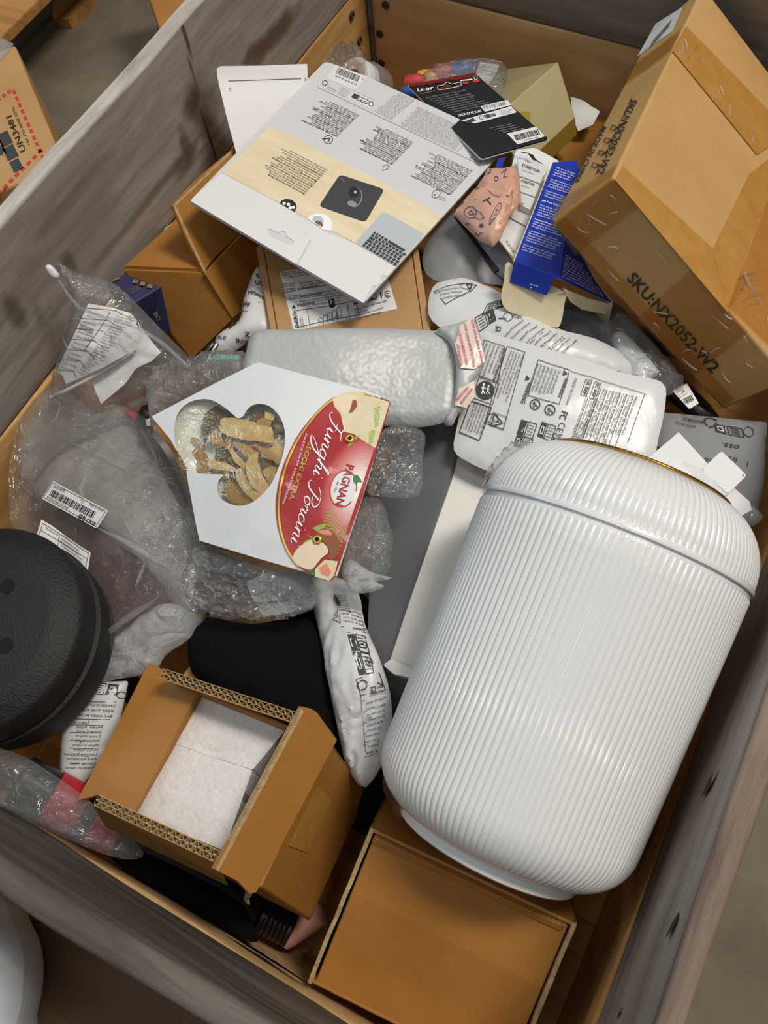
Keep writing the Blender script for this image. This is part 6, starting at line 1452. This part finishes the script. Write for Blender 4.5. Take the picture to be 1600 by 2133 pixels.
for pts, w_ in (([(135, 923), (172, 941), (230, 975), (276, 1001)], 4), ([(172, 903), (218, 923), (259, 964), (316, 978), (359, 1012)], 6), ([(259, 1067), (282, 1113), (299, 1142)], 3), ([(222, 1108), (290, 1150), (365, 1196)], 9), ([(287, 1012), (330, 1004), (374, 1027)], 5), ([(382, 1084), (368, 1116)], 3), ([(230, 1330), (290, 1288), (345, 1252)], 7), ([(319, 1366), (339, 1343), (362, 1323)], 4), ([(190, 1357), (230, 1330), (273, 1311)], 5), ([(300, 900), (330, 960), (345, 1010)], 3), ([(200, 1000), (188, 1030), (196, 1060)], 2.5), ([(300, 1230), (310, 1200), (318, 1180)], 2.5)):
    P_ = np.array(pts, float); n_ = 14; q = np.array([P_[min(len(P_) - 1, int(t))] * (1 - t % 1) + P_[min(len(P_) - 1, int(t) + 1)] * (t % 1) for t in np.linspace(0, len(P_) - 1, n_)])
    tq = np.gradient(q, axis=0); nq = np.c_[-tq[:, 1], tq[:, 0]]; nq /= np.linalg.norm(nq, axis=1, keepdims=True); wid = w_ * np.sin(np.linspace(.08, np.pi - .08, n_))[:, None]
    a, b, c = sFo2.pos(q - nq * wid), sFo2.pos(q) + sFo2.nor(q) * .004, sFo2.pos(q + nq * wid)
    link_mesh('fold', np.concatenate([a, b, c]), [(i, i + 1, n_ + i + 1, n_ + i) for i in range(n_ - 1)] + [(n_ + i, n_ + i + 1, 2 * n_ + i + 1, 2 * n_ + i) for i in range(n_ - 1)], M['fold_film'], gb, smooth=True)
sSt = pillow_surf(sGb, oGb, .012, 50, lambda p: np.zeros(len(p)))
sSt = Lifted(sGb, lambda p: np.full(len(p), .0165))
s3 = put_sheet('barcode_sticker', sSt, round_poly([(131, 1012), (243, 1077), (222, 1111), (109, 1047)], 4), M['white'], gb, .0004, step=24, label='white barcode sticker')
pr = Print(sSt, .0005); pr.frame('ink', [(131, 1016), (239, 1078), (221, 1106), (113, 1045)], .9); pr.bars('black', (124, 1041), (215, 1092), (7, -12), 44, 6); pr.text('ink', 'SR80-棕色', (131, 1025), (156, 1037), 5); pr.text('ink', 'Made in China', (205, 1064), (233, 1079), 5); pr.text('ink', 'BK240723861507349B', (119, 1046), (163, 1071), 4.6); pr.text('black', '棕色-CN39', (184, 1088), (218, 1106), 8, True); pr.build(s3)
sWl = Lifted(sGb, lambda p: .0155 + .0015 * np.sin(p[:, 0] / 14.)); s4 = put_sheet('care_label', sWl, [(110, 1090), (128, 1101), (160, 1126), (210, 1158), (204, 1200), (194, 1243), (150, 1210), (98, 1128)], M['paper'], gb, .0004, step=12, smooth=True, label='white printed care label')
pr = Print(sWl, .0005); pr.frame('ink', [(114, 1098), (207, 1160), (192, 1236), (104, 1126)], 1)
for k in range(4): pr.line('ink', np.array((109, 1112)) + np.array((12, 28)) * k * .9, np.array((205, 1172)) + np.array((-4, 18)) * k, .9)
pr.line('ink', (145, 1120), (138, 1170), .9)
for k in range(6): pr.para('ink', (148 - k * .5, 1131 + k * 13), (203 - k * 3, 1166 + k * 12), (148, 1138 + k * 13), 2, PACK + ' Polyester keep away from fire', 4, .3, k + 2)
pr.text('ink', 'Manufacturer', (118, 1108), (142, 1124), 4); pr.build(s4)
solo('tissue_fold', 'crumpled white tissue film at the lower end of the garment bag', 'film', pillow(Surf((190, 1320, .335), (330, 1270, .345), (420, 1300, .345), (300, 1400, .335), (185, 1400, .325)), smooth_poly([(180, 1330), (230, 1335), (290, 1285), (350, 1255), (420, 1290), (395, 1330), (345, 1365), (320, 1400), (240, 1415), (180, 1425)], 3), .01, 26, .008, 8, lambda p: .012 * (ridged(p, 46, 5) - .5)), M['tissue'], True)
crinkle('loose clear film draped over the pine plank beside the zip bag', ((20, 930, .30), (120, 790, .35), (330, 830, .335), (90, 960, .29)), [(28, 925), (80, 850), (118, 800), (200, 850), (330, 815), (320, 845), (200, 900), (120, 940), (70, 1000), (40, 985)], .01, 26, 'film_milky', .009, 50, 6)
# cord with a corner
solo('black_cable', 'thin black cable beside the round black cap', 'cable', tube([at(172, 1262, .365), at(190, 1288, .362), at(205, 1310, .36), at(190, 1345, .355), at(175, 1378, .35)], .0014, 6), M['black'], True)

# round black cap with two holes
qc = at(-62, 1300, .425); axc = nrm(np.array([-.06, -.05, 1.]))
bcap = thing('round_black_cap', 'round black textured two-tier cap with two holes, at the long wall', 'weight', qc - axc * .11)
u_ = .103
profc = [(.002, 0), (.074, 0), (.079, -.0008), (.0835, -.003), (u_ - .004, -.010), (u_ - .001, -.0135), (u_, -.018), (u_, -.040), (u_ - .003, -.043), (u_ - .003, -.046), (u_ + .001, -.048), (u_ + .0015, -.052), (u_ - .002, -.085), (u_ - .012, -.095), (.03, -.098), (.002, -.098)]
link_mesh('body', *lathe(qc, axc, profc, 96, False), M['black_rubber'], bcap, smooth=True)
for c in ((15, 1222), (11, 1345)):
    q = Surf.of(qc, axc).pos([c])[0]; link_mesh('hole', *lathe(q + axc * .0004, axc, [(.0002, 0), (.0066, 0), (.0074, .0003)], 22, False), M['hole'], bcap, smooth=True)
M['black_rubber2'] = M['black_rubber']

# clear bag with the red-banded tube by the short wall
tb = thing('banded_tube', 'black tube with two red bands under clear film by the short grey wall', 'tube', at(170, 1720, .30) - np.array([0, 0, .03]))
a_, b_ = at(60, 1670, .335), at(330, 1800, .265); d_ = b_ - a_; L_ = np.linalg.norm(d_); d_ = d_ / L_; rT = .024
a_[1] = max(a_[1], rT + .004); b_[1] = max(b_[1], rT + .004); d_ = nrm(b_ - a_)
for nm, s0, s1, m in (('sleeve', -.02, .012, 'black_plastic'), ('red_band', .012, .046, 'red'), ('sleeve', .046, .058, 'black_plastic'), ('red_band', .058, .088, 'red'), ('sleeve', .088, .20, 'black_plastic')):
    rr_ = rT if nm == 'red_band' else rT - .001
    link_mesh(nm, *lathe(a_ + d_ * s0, d_, [(rr_ - .003, 0), (rr_, .001), (rr_, s1 - s0 - .001), (rr_ - .003, s1 - s0)], 36), M[m], tb, smooth=True)
crinkle('clear cloudy bag around the red-banded tube by the short grey wall', ((0, 1570, .375), (60, 1590, .375), (170, 1650, .37), (290, 1760, .345), (120, 1745, .365), (0, 1690, .37)), [(-40, 1555), (10, 1562), (60, 1580), (120, 1620), (170, 1655), (230, 1705), (300, 1775), (260, 1790), (180, 1765), (100, 1730), (40, 1705), (-40, 1680)], .01, 30, 'film_grey', .006, 50, 4, 9)
solo('wire', 'fine bright wire crossing the dark gap below the round black cap', 'wire', tube([at(112, 1526, .30), at(95, 1550, .295), at(72, 1588, .29)], .0007, 5), M['silver'], True)

# ------------------------------------------------------------------ bubble wrap and cellophane around the packet
def bubw(p): 
    c = p / 9. ; q = c - np.floor(c) - .5; return .0012 * np.sqrt(np.maximum(0, 1 - (np.linalg.norm(q, axis=1) / .46) ** 2)) + .011 * (ridged(p, 30, 5) - .5)
def bubble(lab, ctrl, outline, H, r, m='film_bubble'):
    s = Surf(*ctrl); V, Fs = pillow(s, smooth_poly(outline, 3), H, r, H * .5, 4.6, bubw); o = solo('bubble_wrap', lab, 'bubble wrap', (V, Fs), M[m], False); add_folds(o, pillow_surf(s, smooth_poly(outline, 3), H, r, bubw), smooth_poly(outline, 3), 24, 3, (8, 22), (.4, 1.)); return o
bubble('bubble wrap bundle beside the tip of the mushroom packet, under the silver mailer', ((312, 800, .37), (400, 745, .375), (520, 745, .385), (480, 800, .39), (320, 900, .37)), [(308, 810), (325, 775), (400, 748), (455, 738), (520, 742), (515, 790), (440, 815), (340, 870), (322, 900), (312, 860)], .018, 30)
bubble('bubble wrap bundle beside the lower edge of the red header card', ((740, 1060, .395), (790, 1050, .39), (815, 1140, .385), (760, 1200, .385), (710, 1170, .39)), [(745, 1045), (790, 1040), (812, 1090), (820, 1140), (805, 1195), (760, 1205), (712, 1190), (715, 1120)], .014, 26)
crinkle('flat clear cellophane bag poking out beside the header card and white panel', ((790, 900, .405), (885, 905, .40), (870, 1030, .395), (775, 1030, .40)), [(800, 895), (850, 890), (885, 905), (880, 960), (872, 1033), (800, 1035), (765, 1025), (780, 960)], .003, 20, 'film_grey', .012, 18, 12, 5)
crinkle('shiny crumpled cellophane bag below the mushroom packet, over a grey tub', ((420, 1140, .385), (640, 1210, .40), (640, 1270, .375), (480, 1290, .365), (390, 1230, .36), (520, 1210, .395)), [(415, 1130), (520, 1165), (640, 1200), (655, 1250), (640, 1275), (560, 1290), (470, 1290), (410, 1260), (385, 1220), (400, 1170)], .018, 34, 'film', .014, 20, 11, 5)
crinkle('white torn poly film ends sticking out past the header card', ((715, 1180, .40), (790, 1200, .40), (815, 1205, .405), (740, 1235, .39)), [(712, 1190), (730, 1165), (770, 1190), (816, 1204), (785, 1212), (800, 1222), (770, 1234), (730, 1232)], .006, 14, 'tissue', .006, 24, 13, 6)
# grey translucent tub in the cellophane
gt = thing('grey_tub', 'small translucent grey plastic tub with lid below the mushroom packet', 'tub', at(585, 1240, .33))
sT1 = Surf((515, 1215, .372), (640, 1200, .378), (650, 1250, .372)); M['tub'] = mat('translucent_grey', 'a9acaf', .3, coat=.3)
put_sheet('lid', sT1, round_poly([(512, 1212), (560, 1190), (650, 1190), (655, 1238), (600, 1248), (530, 1256)], 10), M['tub'], gt, .004, step=20, smooth=False)
put_sheet('tub', Surf.of(sT1.plane[0] - sT1.plane[1] * .0045, sT1.plane[1]), round_poly([(522, 1222), (560, 1196), (648, 1196), (652, 1262), (600, 1278), (545, 1284)], 14), M['tub'], gt, .03, step=20)
solo('red_wrapper', 'dull red wrapper seen through crumpled cellophane below the mushroom packet', 'wrapper', pillow(Surf((410, 1215, .355), (470, 1205, .36), (465, 1250, .352)), smooth_poly([(405, 1215), (440, 1200), (480, 1215), (475, 1248), (420, 1250)], 3), .006, 16, .006, 9), M['maroon'], True)
# black cloth
solo('black_cloth', 'rumpled black cloth between foam carton and narrow printed bag', 'cloth', pillow(Surf((400, 1320, .335), (450, 1290, .34), (640, 1290, .33), (700, 1560, .31), (560, 1490, .325), (400, 1410, .325), (540, 1380, .345)), smooth_poly([(392, 1340), (410, 1302), (430, 1286), (520, 1300), (600, 1290), (655, 1300), (690, 1420), (712, 1560), (690, 1600), (640, 1540), (560, 1500), (450, 1440), (400, 1400)], 3), .018, 50, .03, 12, lambda p: .006 * (ridged(p, 70, 4) - .5)), M['black_cloth'], True)
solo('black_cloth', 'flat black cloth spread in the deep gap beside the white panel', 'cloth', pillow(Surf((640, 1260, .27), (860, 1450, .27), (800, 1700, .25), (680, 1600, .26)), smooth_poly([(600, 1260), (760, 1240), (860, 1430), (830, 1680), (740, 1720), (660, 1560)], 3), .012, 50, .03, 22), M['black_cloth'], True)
solo('black_cloth', 'black cloth added to darken the gap between foam carton and short grey wall', 'cloth', pillow(Surf((240, 1775, .30), (430, 1850, .29), (540, 1950, .27), (380, 1900, .28)), smooth_poly([(225, 1758), (330, 1796), (430, 1848), (500, 1885), (524, 1915), (536, 1962), (470, 1952), (380, 1904), (300, 1854), (245, 1805)], 3), .008, 26, .02, 11), M['black_cloth'], True)  # black sheet added over the lit pine plank to darken this gap
solo('brown_carton_scrap', 'ochre carton corner peeking between black cloth and open foam carton', 'cardboard', slab(Surf((395, 1385, .325), (440, 1420, .325), (380, 1410, .325)), [(398, 1384), (420, 1410), (460, 1432), (420, 1440), (370, 1420)], .004, (), 20), M['kraft_warm'])
# small things in gaps
solo('red_box_corner', 'dark red packet corner between zip bag and mushroom packet', 'packet', pillow(Surf((250, 850, .33), (305, 880, .335), (300, 900, .332)), [(245, 846), (270, 850), (306, 876), (312, 900), (290, 892)], .004, 12, .006, 10), M['red'], True)
blk = thing('black_bottle', 'small black bottle with white mark beside the bubble wrap', 'bottle', at(310, 868, .33))
link_mesh('bottle', *lathe(at(306, 875, .335), nrm(np.array([.2, .5, .5])), [(.004, -.01), (.011, -.009), (.012, .0), (.012, .012), (.008, .016), (.004, .017)], 20), M['black_plastic'], blk, smooth=True)
sBk = Surf((300, 850, .357), (318, 850, .357), (310, 890, .352)); put_sheet('label', sBk, [(303, 874), (312, 871), (314, 886), (306, 888)], M['white'], blk, .0005, step=10)
pc = thing('pen', 'black capped pen with silver and teal body in the gap by the orange carton', 'pen', at(430, 735, .33))
a_, b_ = at(418, 752, .352), at(447, 712, .36); d_ = nrm(b_ - a_); L_ = np.linalg.norm(b_ - a_)
link_mesh('cap', *lathe(a_, d_, [(.003, 0), (.0045, .002), (.0045, L_ * .9), (.002, L_)], 14), M['black_plastic'], pc, smooth=True)
a2 = at(432, 752, .35); link_mesh('clip', *lathe(a2, nrm(at(452, 716, .36) - a2), [(.0015, 0), (.0028, .002), (.0028, .022), (.001, .024)], 12), M['silver'], pc, smooth=True)
a3 = at(440, 749, .35); link_mesh('barrel', *lathe(a3, nrm(at(510, 745, .36) - a3), [(.002, 0), (.004, .002), (.004, .035), (.002, .037)], 14), M['teal'], pc, smooth=True)
# bottle neck, pink item and shards in the dark near corner
bk = thing('black_ribbed_bottle', 'black bottle with ribbed screw cap lying in the near gap under the foam carton', 'bottle', at(560, 1920, .20) - np.array([0, 0, .03]))
a_, b_ = at(608, 1938, .205), at(520, 1890, .215); d_ = nrm(b_ - a_)
link_mesh('cap', *lathe(a_, d_, [(.003, -.001), (.0165, 0)] + sum([[(.0175, .002 + .005 * k), (.0175, .0045 + .005 * k), (.0162, .0055 + .005 * k)] for k in range(6)], []) + [(.0165, .034)], 28), M['black_plastic'], bk, smooth=True)
link_mesh('bottle', *lathe(a_ + d_ * .034, d_, [(.012, 0), (.02, .01), (.025, .02), (.025, .09), (.02, .095), (.004, .096)], 28), M['black_plastic'], bk, smooth=True)
solo('pink_tube', 'pale pink tube end beside the black ribbed bottle cap', 'tube', lathe(at(622, 1935, .198), nrm(np.array([.5, .8, .2])), [(.002, -.02), (.011, -.019), (.012, -.012), (.012, .028), (.009, .03), (.002, .03)], 22), mat('pale_pink_plastic', 'c8958a', .35), True)
solo('cardboard_scrap', 'pale torn cardboard scrap against the short grey wall', 'cardboard', slab(Surf((460, 1960, .30), (560, 1995, .29), (630, 2065, .30)), [(455, 1960), (500, 1965), (562, 1992), (590, 2030), (640, 2085), (600, 2065), (520, 2010)], .002, (), 16), M['kraft_pale'])
for c, l in (((638, 1980), 'tiny glinting clear plastic shard on the dark deck beside the closed carton'),):
    solo('plastic_shard', l, 'shard', slab(Surf((c[0] - 8, c[1] + 2, .16), (c[0] + 6, c[1] - 4, .165), (c[0] + 4, c[1] + 5, .16)), [(c[0] - 8, c[1] + 2), (c[0] + 5, c[1] - 6), (c[0] + 4, c[1] + 5)], .0006, (), 10), M['film_milky'])

# ------------------------------------------------------------------ tidy helper properties
for o in bpy.data.objects:
    if '_o' in o: del o['_o']
